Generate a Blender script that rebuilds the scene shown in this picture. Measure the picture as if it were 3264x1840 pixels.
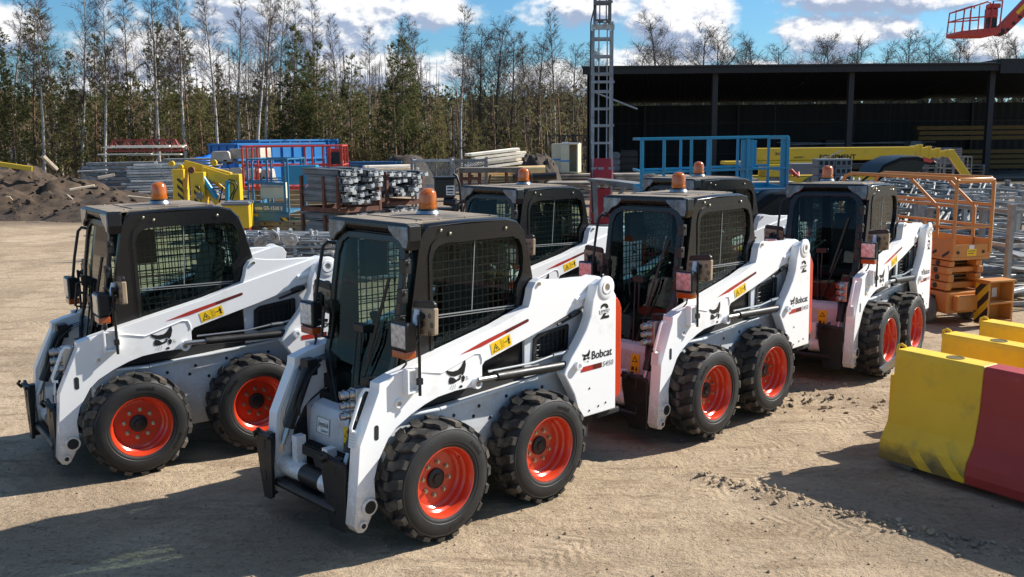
import bpy, math, random
from mathutils import Matrix, Vector, Euler
S = bpy.context.scene
C = S.collection
PI = math.pi
rad = math.radians
for o in list(bpy.data.objects): bpy.data.objects.remove(o)

# ------------------------------------------------------------ camera
CAM_H, FPX, PITCH, ROLL = 2.47514, 3031.406, 9.06184, -0.53982
cam_d = bpy.data.cameras.new('camera'); cam = bpy.data.objects.new('camera', cam_d); C.objects.link(cam)
cam_d.sensor_fit = 'HORIZONTAL'; cam_d.sensor_width = 36.0; cam_d.lens = 36.0*FPX/3264.0
cam_d.clip_start = 0.1; cam_d.clip_end = 3000
cp, sp, cr, sr = math.cos(rad(PITCH)), math.sin(rad(PITCH)), math.cos(rad(ROLL)), math.sin(rad(ROLL))
c_f = Vector((0, cp, -sp)); c_u0 = Vector((0, sp, cp)); c_r0 = Vector((1, 0, 0))
c_r = c_r0*cr + c_u0*sr; c_u = c_u0*cr - c_r0*sr
cam.matrix_world = Matrix(((c_r.x, c_u.x, -c_f.x, 0), (c_r.y, c_u.y, -c_f.y, 0), (c_r.z, c_u.z, -c_f.z, CAM_H), (0, 0, 0, 1)))
S.camera = cam
S.render.resolution_x, S.render.resolution_y = 1024, 577

# ------------------------------------------------------------ sun and exposure
SUN_EL, SUN_AZ = rad(36.0), math.atan2(0.935, 0.355)      # azimuth clockwise from +Y
sun_dir = Vector((math.sin(SUN_AZ)*math.cos(SUN_EL), math.cos(SUN_AZ)*math.cos(SUN_EL), math.sin(SUN_EL)))
sl = bpy.data.lights.new('sun', 'SUN'); sl.energy = 5.0; sl.angle = rad(0.5); sl.color = (1.0, 0.95, 0.87)
so = bpy.data.objects.new('sun', sl); C.objects.link(so); so.location = (20, 10, 30)
so.rotation_euler = sun_dir.to_track_quat('Z', 'Y').to_euler()
S.view_settings.view_transform = 'Standard'; S.view_settings.look = 'None'
S.view_settings.exposure = 0.73; S.view_settings.gamma = 1.0; S.view_settings.use_curve_mapping = False

# ------------------------------------------------------------ node helper
class NT:
    def __init__(s, tree): s.t = tree; s.n = tree.nodes; s.l = tree.links
    def add(s, typ, **kw):
        n = s.n.new(typ)
        for k, v in kw.items(): setattr(n, k, v)
        return n
    def set(s, sock, v):
        if hasattr(v, 'is_output') or isinstance(v, bpy.types.NodeSocket): s.l.new(v, sock)
        else: sock.default_value = v
    def math(s, op, a, b=None, c=None, clamp=False):
        n = s.add('ShaderNodeMath', operation=op, use_clamp=clamp)
        s.set(n.inputs[0], a)
        if b is not None: s.set(n.inputs[1], b)
        if c is not None: s.set(n.inputs[2], c)
        return n.outputs[0]
    def vmath(s, op, a, b=None):
        n = s.add('ShaderNodeVectorMath', operation=op); s.set(n.inputs[0], a)
        if b is not None: s.set(n.inputs[1], b)
        return n.outputs['Value'] if op in ('LENGTH', 'DOT_PRODUCT', 'DISTANCE') else n.outputs['Vector']
    def noise(s, vec, scale, detail=4, rough=0.55, dist=0.0):
        n = s.add('ShaderNodeTexNoise'); s.set(n.inputs['Scale'], scale); n.inputs['Detail'].default_value = detail
        n.inputs['Roughness'].default_value = rough; n.inputs['Distortion'].default_value = dist
        if vec is not None: s.l.new(vec, n.inputs['Vector'])
        return n.outputs['Fac']
    def ramp(s, fac, stops, interp='LINEAR'):
        n = s.add('ShaderNodeValToRGB'); n.color_ramp.interpolation = interp
        e = n.color_ramp.elements
        while len(e) < len(stops): e.new(0.5)
        for i, (p, c) in enumerate(stops):
            e[i].position = p; e[i].color = (c, c, c, 1) if isinstance(c, (int, float)) else tuple(c)+(1,)
        s.l.new(fac, n.inputs['Fac']); return n.outputs['Color']
    def mix(s, fac, a, b, blend='MIX'):
        n = s.add('ShaderNodeMix', data_type='RGBA', blend_type=blend)
        s.set(n.inputs[0], fac)
        for i, v in ((6, a), (7, b)):
            if isinstance(v, bpy.types.NodeSocket): s.l.new(v, n.inputs[i])
            else: n.inputs[i].default_value = tuple(v)+(1,) if len(v) == 3 else v
        return n.outputs[2]
    def smooth(s, v, a, b):
        n = s.add('ShaderNodeMapRange', interpolation_type='SMOOTHSTEP'); s.set(n.inputs[0], v)
        n.inputs[1].default_value = a; n.inputs[2].default_value = b
        return n.outputs[0]

# ------------------------------------------------------------ world: sky plus broken cumulus
w = bpy.data.worlds.new('World'); S.world = w; w.use_nodes = True
k = NT(w.node_tree); k.n.clear()
sky = k.add('ShaderNodeTexSky', sky_type='NISHITA'); sky.sun_disc = False
sky.sun_elevation = SUN_EL; sky.sun_rotation = SUN_AZ; sky.altitude = 100; sky.air_density = 1.0; sky.dust_density = 0.6; sky.ozone_density = 2.0
geo = k.add('ShaderNodeTexCoord').outputs['Generated']
sepx = k.add('ShaderNodeSeparateXYZ'); k.l.new(geo, sepx.inputs[0])
dx, dy, dz = sepx.outputs
az = k.math('ARCTAN2', dx, dy)
el = k.math('ARCSINE', dz)
def comb(x, y, z):
    n = k.add('ShaderNodeCombineXYZ'); k.set(n.inputs[0], x); k.set(n.inputs[1], y); k.set(n.inputs[2], z); return n.outputs[0]
cv = comb(az, k.math('MULTIPLY', el, 1.45), 0.0)
def billow(vec):
    a_ = k.math('MULTIPLY', k.math('SUBTRACT', k.noise(vec, 11.0, 3, 0.5), 0.5), 1.9)
    b_ = k.math('MULTIPLY', k.math('SUBTRACT', k.noise(vec, 34.0, 7, 0.6), 0.5), 1.5)
    return k.math('ADD', a_, b_)
wz = billow(cv)
wz_s = billow(comb(k.math('ADD', az, rad(0.30)), k.math('MULTIPLY', k.math('ADD', el, rad(0.28)), 1.45), 0.0))
# cloud banks: azimuth, elevation, half-width, half-height (degrees), weight
BANKS = [(-28.5, 5.6, 2.7, 1.4, 1), (-20.0, 4.9, 3.6, 2.0, .9), (-15.0, 7.6, 3.6, 2.0, 1), (-9.5, 7.1, 3.6, 2.3, 1.1),
         (-4.2, 7.2, 2.4, 1.2, 1.05), (-8, 4.0, 6, 1.4, .9), (-17, 3.0, 8, 1.4, .9), (4.4, 7.4, 3.6, 1.2, 1), (9.6, 6.5, 3.2, 1.9, 1.15), (8.6, 4.3, 4.2, 1.1, .95),
         (3, 3.2, 4, 1.1, .9), (21, 7.7, 6, 1.4, 1.15), (18.6, 5.5, 4.2, 1.1, 1.05), (26, 4.5, 2.1, 1.0, 1.05), (14, 3.0, 8, 1.1, .9), (29.5, 7.6, 2, 1, 1)]
def cover(shift_el, shift_az):
    tot = None
    e2 = k.math('ADD', el, shift_el); a2 = k.math('ADD', az, shift_az)
    for (a0, e0, hw, hh, wt) in BANKS:
        u = k.math('DIVIDE', k.math('SUBTRACT', a2, rad(a0)), rad(hw)); v = k.math('DIVIDE', k.math('SUBTRACT', e2, rad(e0)), rad(hh))
        d = k.math('SQRT', k.math('ADD', k.math('MULTIPLY', u, u), k.math('MULTIPLY', v, v)))
        g = k.math('MULTIPLY', k.math('MAXIMUM', k.math('SUBTRACT', 1.25, d), -0.3), wt)
        tot = g if tot is None else k.math('MAXIMUM', tot, g)
    return tot
c0 = cover(0.0, 0.0)
c1 = cover(rad(0.9), rad(0.5))
dens = k.math('ADD', c0, wz)
# the rest of the hemisphere: looser broken cloud
az_ = k.math('ADD', k.math('ABSOLUTE', dz), 0.15)
hi = k.noise(comb(k.math('DIVIDE', dx, az_), k.math('DIVIDE', dy, az_), 0.0), 1.2, 6, 0.55)
hi = k.math('MULTIPLY', k.math('SUBTRACT', hi, 0.52), 4.0)
upper = k.smooth(k.math('ADD', el, k.math('MULTIPLY', k.math('ABSOLUTE', k.math('SUBTRACT', az, 0.0)), 0.0)), rad(10.5), rad(14))
side = k.smooth(k.math('ABSOLUTE', az), rad(31), rad(36))
upper = k.math('MAXIMUM', upper, side)
dens = k.math('ADD', k.math('MULTIPLY', dens, k.math('SUBTRACT', 1.0, upper)), k.math('MULTIPLY', hi, upper))
alpha = k.smooth(dens, -0.02, 0.58)
lit = k.math('ADD', k.math('MULTIPLY', k.math('SUBTRACT', c0, c1), 1.1), k.math('MULTIPLY', k.math('SUBTRACT', wz, wz_s), 2.4))
lit = k.math('SUBTRACT', k.math('ADD', lit, 0.52), k.math('MULTIPLY', k.math('MAXIMUM', k.math('SUBTRACT', dens, 0.85), 0.0), 0.55))
lit = k.smooth(lit, 0.0, 1.0)
ccol = k.mix(lit, (3.6, 4.4, 6.0), (9.6, 9.6, 9.7))
# thin milky veil towards the horizon
veil = k.math('MULTIPLY', k.math('SUBTRACT', 1.0, k.smooth(el, 0.0, rad(5))), 0.45)
skycol = k.mix(1.0, sky.outputs[0], (0.56, 0.94, 1.20), 'MULTIPLY')
skycol = k.mix(veil, skycol, (5.2, 6.6, 8.6))
col = k.mix(alpha, skycol, ccol)
up = k.smooth(dz, -0.02, 0.0)
col = k.mix(up, (0.9, 0.75, 0.6), col)
bg = k.add('ShaderNodeBackground'); bg.inputs['Strength'].default_value = 0.066
k.l.new(col, bg.inputs['Color'])
wo = k.add('ShaderNodeOutputWorld'); k.l.new(bg.outputs[0], wo.inputs['Surface'])

# ------------------------------------------------------------ mesh helpers
class MB:
    def __init__(s): s.v = []; s.f = []; s.m = []
    def add(s, vs, fs, m=0):
        o = len(s.v); s.v += [tuple(p) for p in vs]; s.f += [tuple(i+o for i in q) for q in fs]; s.m += [m]*len(fs); return s
    def box(s, x0, x1, y0, y1, z0, z1, m=0, M=None):
        vs = [Vector((x, y, z)) for x in (x0, x1) for y in (y0, y1) for z in (z0, z1)]
        if M is not None: vs = [M @ p for p in vs]
        return s.add(vs, [(0, 1, 3, 2), (4, 6, 7, 5), (0, 4, 5, 1), (2, 3, 7, 6), (0, 2, 6, 4), (1, 5, 7, 3)], m)
    def bar(s, p0, p1, w, h, m=0, up=(0, 0, 1)):
        p0, p1 = Vector(p0), Vector(p1); d = (p1-p0)
        if d.length < 1e-6: return s
        d.normalize(); u = Vector(up)
        if abs(d.dot(u)) > .98: u = Vector((1, 0, 0))
        r = d.cross(u).normalized(); u = r.cross(d)
        vs = [p+r*a*w/2+u*b*h/2 for p in (p0, p1) for a, b in ((-1, -1), (1, -1), (1, 1), (-1, 1))]
        return s.add(vs, [(3, 2, 1, 0), (4, 5, 6, 7), (0, 1, 5, 4), (1, 2, 6, 5), (2, 3, 7, 6), (3, 0, 4, 7)], m)
    def tube(s, pts, r, n=8, m=0, caps=True, r1=None):
        pts = [Vector(p) for p in pts]; L = len(pts); rows = []; pu = None
        for i, p in enumerate(pts):
            d = (pts[min(i+1, L-1)]-pts[max(i-1, 0)]).normalized()
            if pu is None: pu = Vector((0, 0, 1)) if abs(d.z) < .9 else Vector((1, 0, 0))
            a = d.cross(pu).normalized(); b = a.cross(d).normalized(); pu = b
            rr = r if r1 is None else r+(r1-r)*i/(L-1)
            rows.append([p+(a*math.cos(2*PI*j/n)+b*math.sin(2*PI*j/n))*rr for j in range(n)])
        vs = [q for row in rows for q in row]
        fs = [(i*n+j, i*n+(j+1) % n, (i+1)*n+(j+1) % n, (i+1)*n+j) for i in range(L-1) for j in range(n)]
        if caps: fs += [tuple(range(n-1, -1, -1)), tuple((L-1)*n+j for j in range(n))]
        return s.add(vs, fs, m)
    def prism(s, pl, a, b, ax='y', m=0):
        def P(u, w, t): return (u, t, w) if ax == 'y' else ((t, u, w) if ax == 'x' else (u, w, t))
        n = len(pl)
        return s.add([P(u, w, a) for u, w in pl]+[P(u, w, b) for u, w in pl],
                     [tuple(range(n)), tuple(range(2*n-1, n-1, -1))]+[(i, i+n, (i+1) % n+n, (i+1) % n) for i in range(n)], m)
    def ring(s, outer, inner, a, b, ax='y', m=0, fn=None):
        cx = sum(p[0] for p in inner)/len(inner); cy = sum(p[1] for p in inner)/len(inner)
        angs = sorted({round(math.atan2(p[1]-cy, p[0]-cx), 5) for p in list(outer)+list(inner)})
        def hit(pl, t):
            dx, dy = math.cos(t), math.sin(t); best = None
            for i in range(len(pl)):
                x1, y1 = pl[i][0]-cx, pl[i][1]-cy; x2, y2 = pl[(i+1) % len(pl)][0]-cx, pl[(i+1) % len(pl)][1]-cy
                ex, ey = x2-x1, y2-y1; den = dx*ey-dy*ex
                if abs(den) < 1e-12: continue
                tt = (x1*ey-y1*ex)/den; uu = (x1*dy-y1*dx)/den
                if tt > 0 and -1e-6 <= uu <= 1+1e-6 and (best is None or tt < best): best = tt
            best = best or 0.001
            return (cx+dx*best, cy+dy*best)
        O = [hit(outer, t) for t in angs]; I = [hit(inner, t) for t in angs]; n = len(angs)
        def P(u, w, t):
            if fn: return fn(u, w, t)
            return (u, t, w) if ax == 'y' else ((t, u, w) if ax == 'x' else (u, w, t))
        vs = [P(*p, a) for p in O]+[P(*p, a) for p in I]+[P(*p, b) for p in O]+[P(*p, b) for p in I]
        fs = []
        for i in range(n):
            j = (i+1) % n
            fs += [(i, j, n+j, n+i), (2*n+i, 3*n+i, 3*n+j, 2*n+j), (i, 2*n+i, 2*n+j, j), (n+i, n+j, 3*n+j, 3*n+i)]
        return s.add(vs, fs, m)
    def lathe(s, prof, n=24, ax='z', o=(0, 0, 0), m=0, close=False):
        vs = []; L = len(prof)
        for r, t in prof:
            for j in range(n):
                a = 2*PI*j/n; c, q = r*math.cos(a), r*math.sin(a)
                p = (c, q, t) if ax == 'z' else ((c, t, q) if ax == 'y' else (t, c, q))
                vs.append((p[0]+o[0], p[1]+o[1], p[2]+o[2]))
        fs = [(i*n+j, i*n+(j+1) % n, (i+1)*n+(j+1) % n, (i+1)*n+j) for i in range(L-1) for j in range(n)]
        if close: fs += [((L-1)*n+j, (L-1)*n+(j+1) % n, (j+1) % n, j) for j in range(n)]
        return s.add(vs, fs, m)
    def poly(s, pts, m=0): return s.add(pts, [tuple(range(len(pts)))], m)
    def join(s, me, M, m=0):
        return s.add([M @ v.co for v in me.vertices], [tuple(p.vertices) for p in me.polygons], m)
    def build(s, name, mats, parent=None, bev=0, seg=2, smooth=None, loc=None, flip=True):
        me = bpy.data.meshes.new(name); me.from_pydata(s.v, [], s.f)
        if not isinstance(mats, (list, tuple)): mats = [mats]
        for x in mats: me.materials.append(x)
        if len(mats) > 1: me.polygons.foreach_set('material_index', s.m)
        if flip:
            import bmesh
            b = bmesh.new(); b.from_mesh(me); bmesh.ops.recalc_face_normals(b, faces=b.faces); b.to_mesh(me); b.free()
        if smooth is not None:
            me.polygons.foreach_set('use_smooth', [True]*len(me.polygons)); me.set_sharp_from_angle(angle=rad(smooth))
        me.update()
        o = bpy.data.objects.new(name, me); C.objects.link(o)
        if parent is not None: o.parent = parent
        if loc is not None: o.location = loc
        if bev:
            md = o.modifiers.new('bevel', 'BEVEL'); md.width = bev; md.segments = seg; md.limit_method = 'ANGLE'; md.angle_limit = rad(35)
        return o

def tag(o, label=None, cat=None, group=None, kind=None):
    for key, v in (('label', label), ('category', cat), ('group', group), ('kind', kind)):
        if v: o[key] = v
    return o
def thing(name, label, cat, loc=(0, 0, 0), rz=0, group=None):
    o = bpy.data.objects.new(name, None); C.objects.link(o); o.location = loc; o.rotation_euler = (0, 0, rz); o.empty_display_size = .2
    return tag(o, label, cat, group)
def copy_tree(o, parent=None):
    c = o.copy(); C.objects.link(c)
    if parent is not None: c.parent = parent
    for ch in list(o.children): copy_tree(ch, c)
    return c
def at(x, y, Y):
    """native photo pixel at depth Y (metres along +Y) -> point in the yard"""
    d = c_r*((x-1632)/FPX) - c_u*((y-920)/FPX) + c_f
    return Vector((0, 0, CAM_H)) + d*(Y/d.y)
def D(x, y, Y): return at(x*3264/2576, y*3264/2576, Y)

_txt = {}
def text_me(body, size=1.0, bold=0.0, shear=0.0, depth=0.0, sp=1.0):
    key = (body, size, bold, shear, depth, sp)
    if key in _txt: return _txt[key]
    cu = bpy.data.curves.new('t', 'FONT'); cu.body = body; cu.size = size; cu.offset = bold; cu.shear = shear; cu.extrude = depth; cu.space_character = sp
    cu.align_x = 'LEFT'; cu.align_y = 'BOTTOM_BASELINE'; cu.resolution_u = 4
    o = bpy.data.objects.new('t', cu); C.objects.link(o)
    me = bpy.data.meshes.new_from_object(o.evaluated_get(bpy.context.evaluated_depsgraph_get()))
    bpy.data.objects.remove(o); _txt[key] = me
    return me
def frame_M(o, right, up):
    r = Vector(right).normalized(); u = Vector(up); u = (u-r*u.dot(r)).normalized(); n = r.cross(u)
    return Matrix(((r.x, u.x, n.x, o[0]), (r.y, u.y, n.y, o[1]), (r.z, u.z, n.z, o[2]), (0, 0, 0, 1)))
def put_text(mb, body, M, h, wid=None, bold=0.02, shear=0.0, m=0):
    """lettering whose capital height is h and whose total width is wid, laid on the frame M"""
    me = text_me(body, 1.0, bold, shear)
    xs = [v.co.x for v in me.vertices]; ys = [v.co.y for v in me.vertices]
    w0 = max(xs)-min(xs); h0 = max(ys)-max(0, min(ys)) if min(ys) > -.05 else max(ys)
    sx = (wid/w0) if wid else h/h0
    mb.join(me, M @ Matrix.Diagonal((sx, h/h0, 1, 1)) @ Matrix.Translation((-min(xs), 0, 0)), m)

# ------------------------------------------------------------ materials
def mat(name, col, rough=.5, metal=0.0, coat=0.0, bump=0.0, bscale=60, var=0.0, vscale=6, spec=.5, dirt=None, dscale=5, dlo=.5, dhi=.7, rnd=0.0):
    m = bpy.data.materials.new(name); m.use_nodes = True
    t = NT(m.node_tree); b = t.n['Principled BSDF']
    b.inputs['Roughness'].default_value = rough; b.inputs['Metallic'].default_value = metal
    b.inputs['Coat Weight'].default_value = coat; b.inputs['Coat Roughness'].default_value = .08; b.inputs['Specular IOR Level'].default_value = spec
    tc = t.add('ShaderNodeTexCoord').outputs['Object']
    c = None
    if var:
        f = t.noise(tc, vscale, 5, .6)
        f = t.smooth(f, .3, .7)
        c = t.mix(f, tuple(max(0, q*(1-var)) for q in col), tuple(min(1, q*(1+var)) for q in col))
    if dirt:
        f = t.smooth(t.noise(tc, dscale, 7, .65), dlo, dhi)
        c = t.mix(f, c if c is not None else col, dirt)
        t.l.new(t.math('ADD', t.math('MULTIPLY', f, .3), rough, clamp=True), b.inputs['Roughness'])
    if rnd:
        oi = t.add('ShaderNodeObjectInfo').outputs['Random']
        f = t.math('ADD', 1.0-rnd, t.math('MULTIPLY', oi, 2*rnd))
        cc = t.add('ShaderNodeCombineXYZ')
        for q in range(3): t.l.new(f, cc.inputs[q])
        c = t.mix(1.0, c if c is not None else col, cc.outputs[0], 'MULTIPLY')
    if c is None: b.inputs['Base Color'].default_value = tuple(col)+(1,)
    else: t.l.new(c, b.inputs['Base Color'])
    if bump:
        bn = t.add('ShaderNodeBump'); bn.inputs['Strength'].default_value = bump; bn.inputs['Distance'].default_value = .01
        t.l.new(t.noise(tc, bscale, 4, .6), bn.inputs['Height']); t.l.new(bn.outputs[0], b.inputs['Normal'])
    return m
def glass(name, tint, gloss=.06, rough=.02):
    m = bpy.data.materials.new(name); m.use_nodes = True
    t = NT(m.node_tree); t.n.clear()
    tr = t.add('ShaderNodeBsdfTransparent'); tr.inputs[0].default_value = tuple(tint)+(1,)
    gl = t.add('ShaderNodeBsdfGlossy'); gl.inputs['Roughness'].default_value = rough; gl.inputs[0].default_value = (1, 1, 1, 1)
    gn = t.add('ShaderNodeNewGeometry')
    cs = t.math('ABSOLUTE', t.vmath('DOT_PRODUCT', gn.outputs['Incoming'], gn.outputs['Normal']))
    mx = t.add('ShaderNodeMixShader'); t.l.new(t.math('ADD', t.math('POWER', t.math('SUBTRACT', 1.0, cs), 5.0), gloss, clamp=True), mx.inputs[0])
    t.l.new(tr.outputs[0], mx.inputs[1]); t.l.new(gl.outputs[0], mx.inputs[2])
    o = t.add('ShaderNodeOutputMaterial'); t.l.new(mx.outputs[0], o.inputs[0]); return m
WHITE = mat('white_paint', (.87, .872, .865), .30, coat=.4, bump=.012, bscale=90, dirt=(.62, .55, .45), dscale=3.2, dlo=.56, dhi=.85)
GREYP = mat('frame_paint', (.60, .63, .655), .38, coat=.2, dirt=(.45, .40, .33), dscale=4, dlo=.5, dhi=.8)
def low_dust(m, col, z0, z1, amt):
    # dried splash that climbs the lowest panels: it belongs to the paint, in the part's own height
    t = NT(m.node_tree); b = t.n['Principled BSDF']; lk = b.inputs['Base Color'].links
    prev = lk[0].from_socket if lk else tuple(b.inputs['Base Color'].default_value)
    tc = t.add('ShaderNodeTexCoord').outputs['Object']; sp_ = t.add('ShaderNodeSeparateXYZ'); t.l.new(tc, sp_.inputs[0])
    n1 = t.noise(tc, 9, 6, .7); n2 = t.noise(tc, 45, 4, .7)
    f = t.math('SUBTRACT', 1.0, t.smooth(t.math('ADD', sp_.outputs[2], t.math('MULTIPLY', t.math('SUBTRACT', n1, .5), .5)), z0, z1))
    f = t.math('MULTIPLY', f, t.smooth(t.math('ADD', n2, t.math('MULTIPLY', f, .25)), .42, .68))
    t.l.new(t.mix(t.math('MULTIPLY', f, amt), prev, col), b.inputs['Base Color'])
low_dust(WHITE, (.48, .38, .27), .10, .62, .75); low_dust(GREYP, (.40, .32, .23), .20, .85, .75)
BLACK = mat('black_cab_paint', (.0095, .0092, .009), .27, bump=.03, bscale=260, spec=.45, dirt=(.030, .026, .021), dscale=2.4, dlo=.5, dhi=.95)
ROOFM = mat('dusty_roof_paint', (.055, .048, .040), .5, bump=.05, bscale=200, dirt=(.26, .21, .155), dscale=2.0, dlo=.25, dhi=.62)
SATIN = mat('black_steel', (.011, .011, .011), .42, bump=.04, bscale=120, dirt=(.040, .034, .028), dscale=6, dlo=.5, dhi=.9)
DARK = mat('dark_interior', (.012, .012, .013), .7)
RUBBER = mat('tyre_rubber', (.012, .0118, .0118), .62, bump=.12, bscale=60, dirt=(.036, .031, .026), dscale=7, dlo=.45, dhi=.85)
LUGM = mat('tyre_lug_rubber', (.018, .017, .016), .76, bump=.25, bscale=50, dirt=(.19, .152, .112), dscale=6, dlo=.40, dhi=.78)
ORANGE = mat('orange_paint', (.56, .046, .014), .27, coat=.5, var=.05, dirt=(.33, .12, .06), dscale=5, dlo=.62, dhi=.9)
CHROME = mat('plated_steel', (.42, .42, .41), .32, metal=1.0, bump=.02, bscale=80)
ZINC = mat('zinc_bolt', (.50, .45, .33), .35, metal=1.0)
GLASS = glass('green_tinted_glass', (.58, .71, .66), .016)
AMBER = mat('amber_plastic', (.80, .21, .012), .12, coat=.6); AMBER.node_tree.nodes['Principled BSDF'].inputs['Transmission Weight'].default_value = .55
LENS = mat('lamp_lens', (.42, .47, .52), .14, metal=.45, coat=1.0, var=.35, vscale=30, bump=.22, bscale=60)
POD = mat('work_lamp_lens', (.13, .20, .245), .12, metal=0, coat=.3, var=.5, vscale=11, bump=.06, bscale=30)
AMBL = mat('amber_indicator', (.36, .065, .008), .15, coat=.8)
CARD = mat('cardboard', (.36, .27, .175), .85, bump=.1, bscale=40, var=.12)
INK = mat('black_ink', (.012, .012, .012), .4)
PALEINK = mat('pale_outline_ink', (.45, .47, .50), .4)
REDINK = mat('red_ink', (.42, .035, .025), .35)
DKRED = mat('dark_red_ink', (.12, .015, .012), .35)
YELLOWD = mat('yellow_decal', (.85, .53, .012), .4)
PAPERM = mat('white_paper', (.78, .80, .78), .7)
GREENM = mat('green_print', (.05, .35, .12), .6)
SEATM = mat('black_vinyl_seat', (.02, .02, .021), .5, bump=.1, bscale=70)
PINK = mat('clear_bag', (.62, .66, .72), .15, coat=.8)

# ============================================================ the skid steer loaders
OUTL = mat('dark_outline_ink', (.20, .21, .23), .4)
TRACK = mat('window_track_grey', (.22, .23, .23), .5)
HEAD = dict(
 top=[(-.084,.064),(-.056,.047),(-.021,.038),(.021,.041),(.050,.060),(.082,.106),(.088,.064),(.077,.020),(.061,-.002),(.047,.010),(.023,.007),(-.004,.003),(-.040,.012),(-.068,.032)],
 lm=[(-.048,.006),(-.018,-.002),(.006,-.021),(.032,-.011),(.044,-.006),(.039,-.026),(.017,-.031),(-.007,-.04),(-.03,-.041),(-.054,-.037),(-.056,-.018)],
 rm=[(.051,-.009),(.068,-.001),(.08,-.016),(.073,-.039),(.058,-.048),(.052,-.03)],
 nose=[(.034,-.064),(.055,-.064),(.06,-.076),(.048,-.082),(.031,-.077)],
 cheek=[(.027,.001),(.044,.004),(.049,-.014),(.037,-.008)],
 w1=[(-.03,-.05),(-.027,-.049),(-.048,-.077),(-.05,-.076)], w2=[(-.016,-.051),(-.013,-.05),(-.028,-.083),(-.030,-.082)], w3=[(-.002,-.05),(.001,-.049),(-.008,-.08),(-.010,-.08)],
 w4=[(.088,-.021),(.088,-.025),(.110,-.031),(.110,-.028)], w5=[(.088,-.030),(.088,-.033),(.107,-.042),(.107,-.040)], w6=[(.086,-.014),(.086,-.017),(.106,-.015),(.106,-.013)])
def head(mb, M, s=1.0):
    for p in HEAD.values(): mb.poly([M @ Vector((x*s, y*s, 0)) for x, y in p])
SIDE = lambda x, y, z, a=0.0: frame_M((x, y, z), (-math.cos(a), 0, math.sin(a)), (math.sin(a), 0, math.cos(a)))
SLOPE = math.atan2(.267, 1.0)

def tyre_mesh():
    mb = MB(); yc = .585
    prof = [(.222, -.115), (.235, -.125), (.27, -.131), (.31, -.128), (.336, -.118), (.352, -.10), (.360, -.05), (.361, 0), (.360, .05), (.356, .095), (.348, .112), (.335, .1225), (.330, .1215), (.312, .1295), (.280, .1335), (.258, .1315), (.254, .128), (.246, .1285), (.238, .127), (.226, .118)]
    mb.lathe(prof, 56, 'y', (0, yc, 0), 0)
    P = [(-.032, -.012), (.022, -.012), (.030, .030), (.054, .070), (.060, .114), (.006, .114), (-.002, .080), (-.028, .044)]
    n = 19; R = .385
    for side in (1, -1):
        for i in range(n):
            a0 = 2*PI*(i+(0.5 if side < 0 else 0))/n
            jit = .004*math.sin(i*2.3)
            lo, hi = [], []
            for s_, y_ in P:
                a = a0+s_/R
                rt = R-.011*(max(0, y_-.02)/.1)**2+jit*.25
                hi.append((rt*math.cos(a), yc+side*y_, rt*math.sin(a)))
                a = a0+(s_*1.12+.001)/R
                rb = .358-.012*(max(0, y_-.06)/.06)
                lo.append((rb*math.cos(a), yc+side*(y_+(.006 if y_ > .1 else 0)), rb*math.sin(a)))
            q = len(P)
            mb.add(lo+hi, [tuple(range(q, 2*q))]+[(j, (j+1) % q, (j+1) % q+q, j+q) for j in range(q)], 1)
    return mb
def wheel(parent, x, side):
    """rim mesh with tyre, hub cap and valve as sub-parts; axle along y"""
    mb = MB(); y = .700
    mb.lathe([(.229, -.012), (.231, .0), (.226, .006), (.219, .004), (.213, -.006), (.206, -.022), (.203, -.05), (.190, -.062), (.186, -.092), (.172, -.105), (.160, -.104), (.10, -.108), (.0, -.108)], 48, 'y', (0, y, 0), 0)
    for i in range(8):
        a = 2*PI*i/8+.2; c = (.106*math.cos(a), .106*math.sin(a))
        mb.lathe([(.017, -.108), (.017, -.102), (.0125, -.102), (.0125, -.088), (.006, -.086), (0, -.086)], 6, 'y', (c[0], y, c[1]), 1 if side > 0 else 0)
    r = mb.build('wheel', [ORANGE, ZINC], parent, smooth=32, loc=(x, 0, .385))
    tyre_mesh().build('tyre', [RUBBER, LUGM], r, smooth=28)
    h = MB(); h.lathe([(.066, -.107), (.064, -.094), (.05, -.088), (.034, -.087), (.032, -.078), (.012, -.076), (0, -.076)], 24, 'y', (0, y, 0)); h.build('hub_cap', SATIN, r, smooth=30)
    v = MB(); v.tube([(.15, y-.10, -.12), (.165, y-.08, -.125), (.17, y-.06, -.11)], .006, 6); v.tube([(.17, y-.06, -.11), (.15, y-.05, -.10)], .004, 5); v.build('valve_stem', [REDINK], r)
    if side > 0:
        d = MB()      # raised sidewall lettering
        for a0, word in ((1.35, 'Bobcat'), (-.62, 'Bobcat')):
            n = len(word)
            for i, ch in enumerate(word):
                if ch == ' ': continue
                a = a0-(i-n/2)*.075
                M = frame_M((.282*math.cos(a), .585+.1345, .282*math.sin(a)), (math.sin(a), 0, -math.cos(a)), (math.cos(a), 0, math.sin(a)))
                M = M @ Matrix.Diagonal((-1, 1, 1, 1)) if False else M
                d.join(text_me(ch, .036, .002), M)
        d.build('raised_lettering', SATIN, r)
    r.rotation_euler = (0, random.uniform(0, 6.28), 0 if side > 0 else PI)
    return r

XD = [(1.95, -.02), (1.88, -.008), (1.5, .055), (1.2, .088), (.98, .145), (.70, .205), (.5, .23)]
def xd(z):
    for (z1, x1), (z0, x0) in zip(XD, XD[1:]):
        if z >= z0: return x0+(x1-x0)*(z-z0)/(z1-z0)
    return XD[-1][1]

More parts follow.
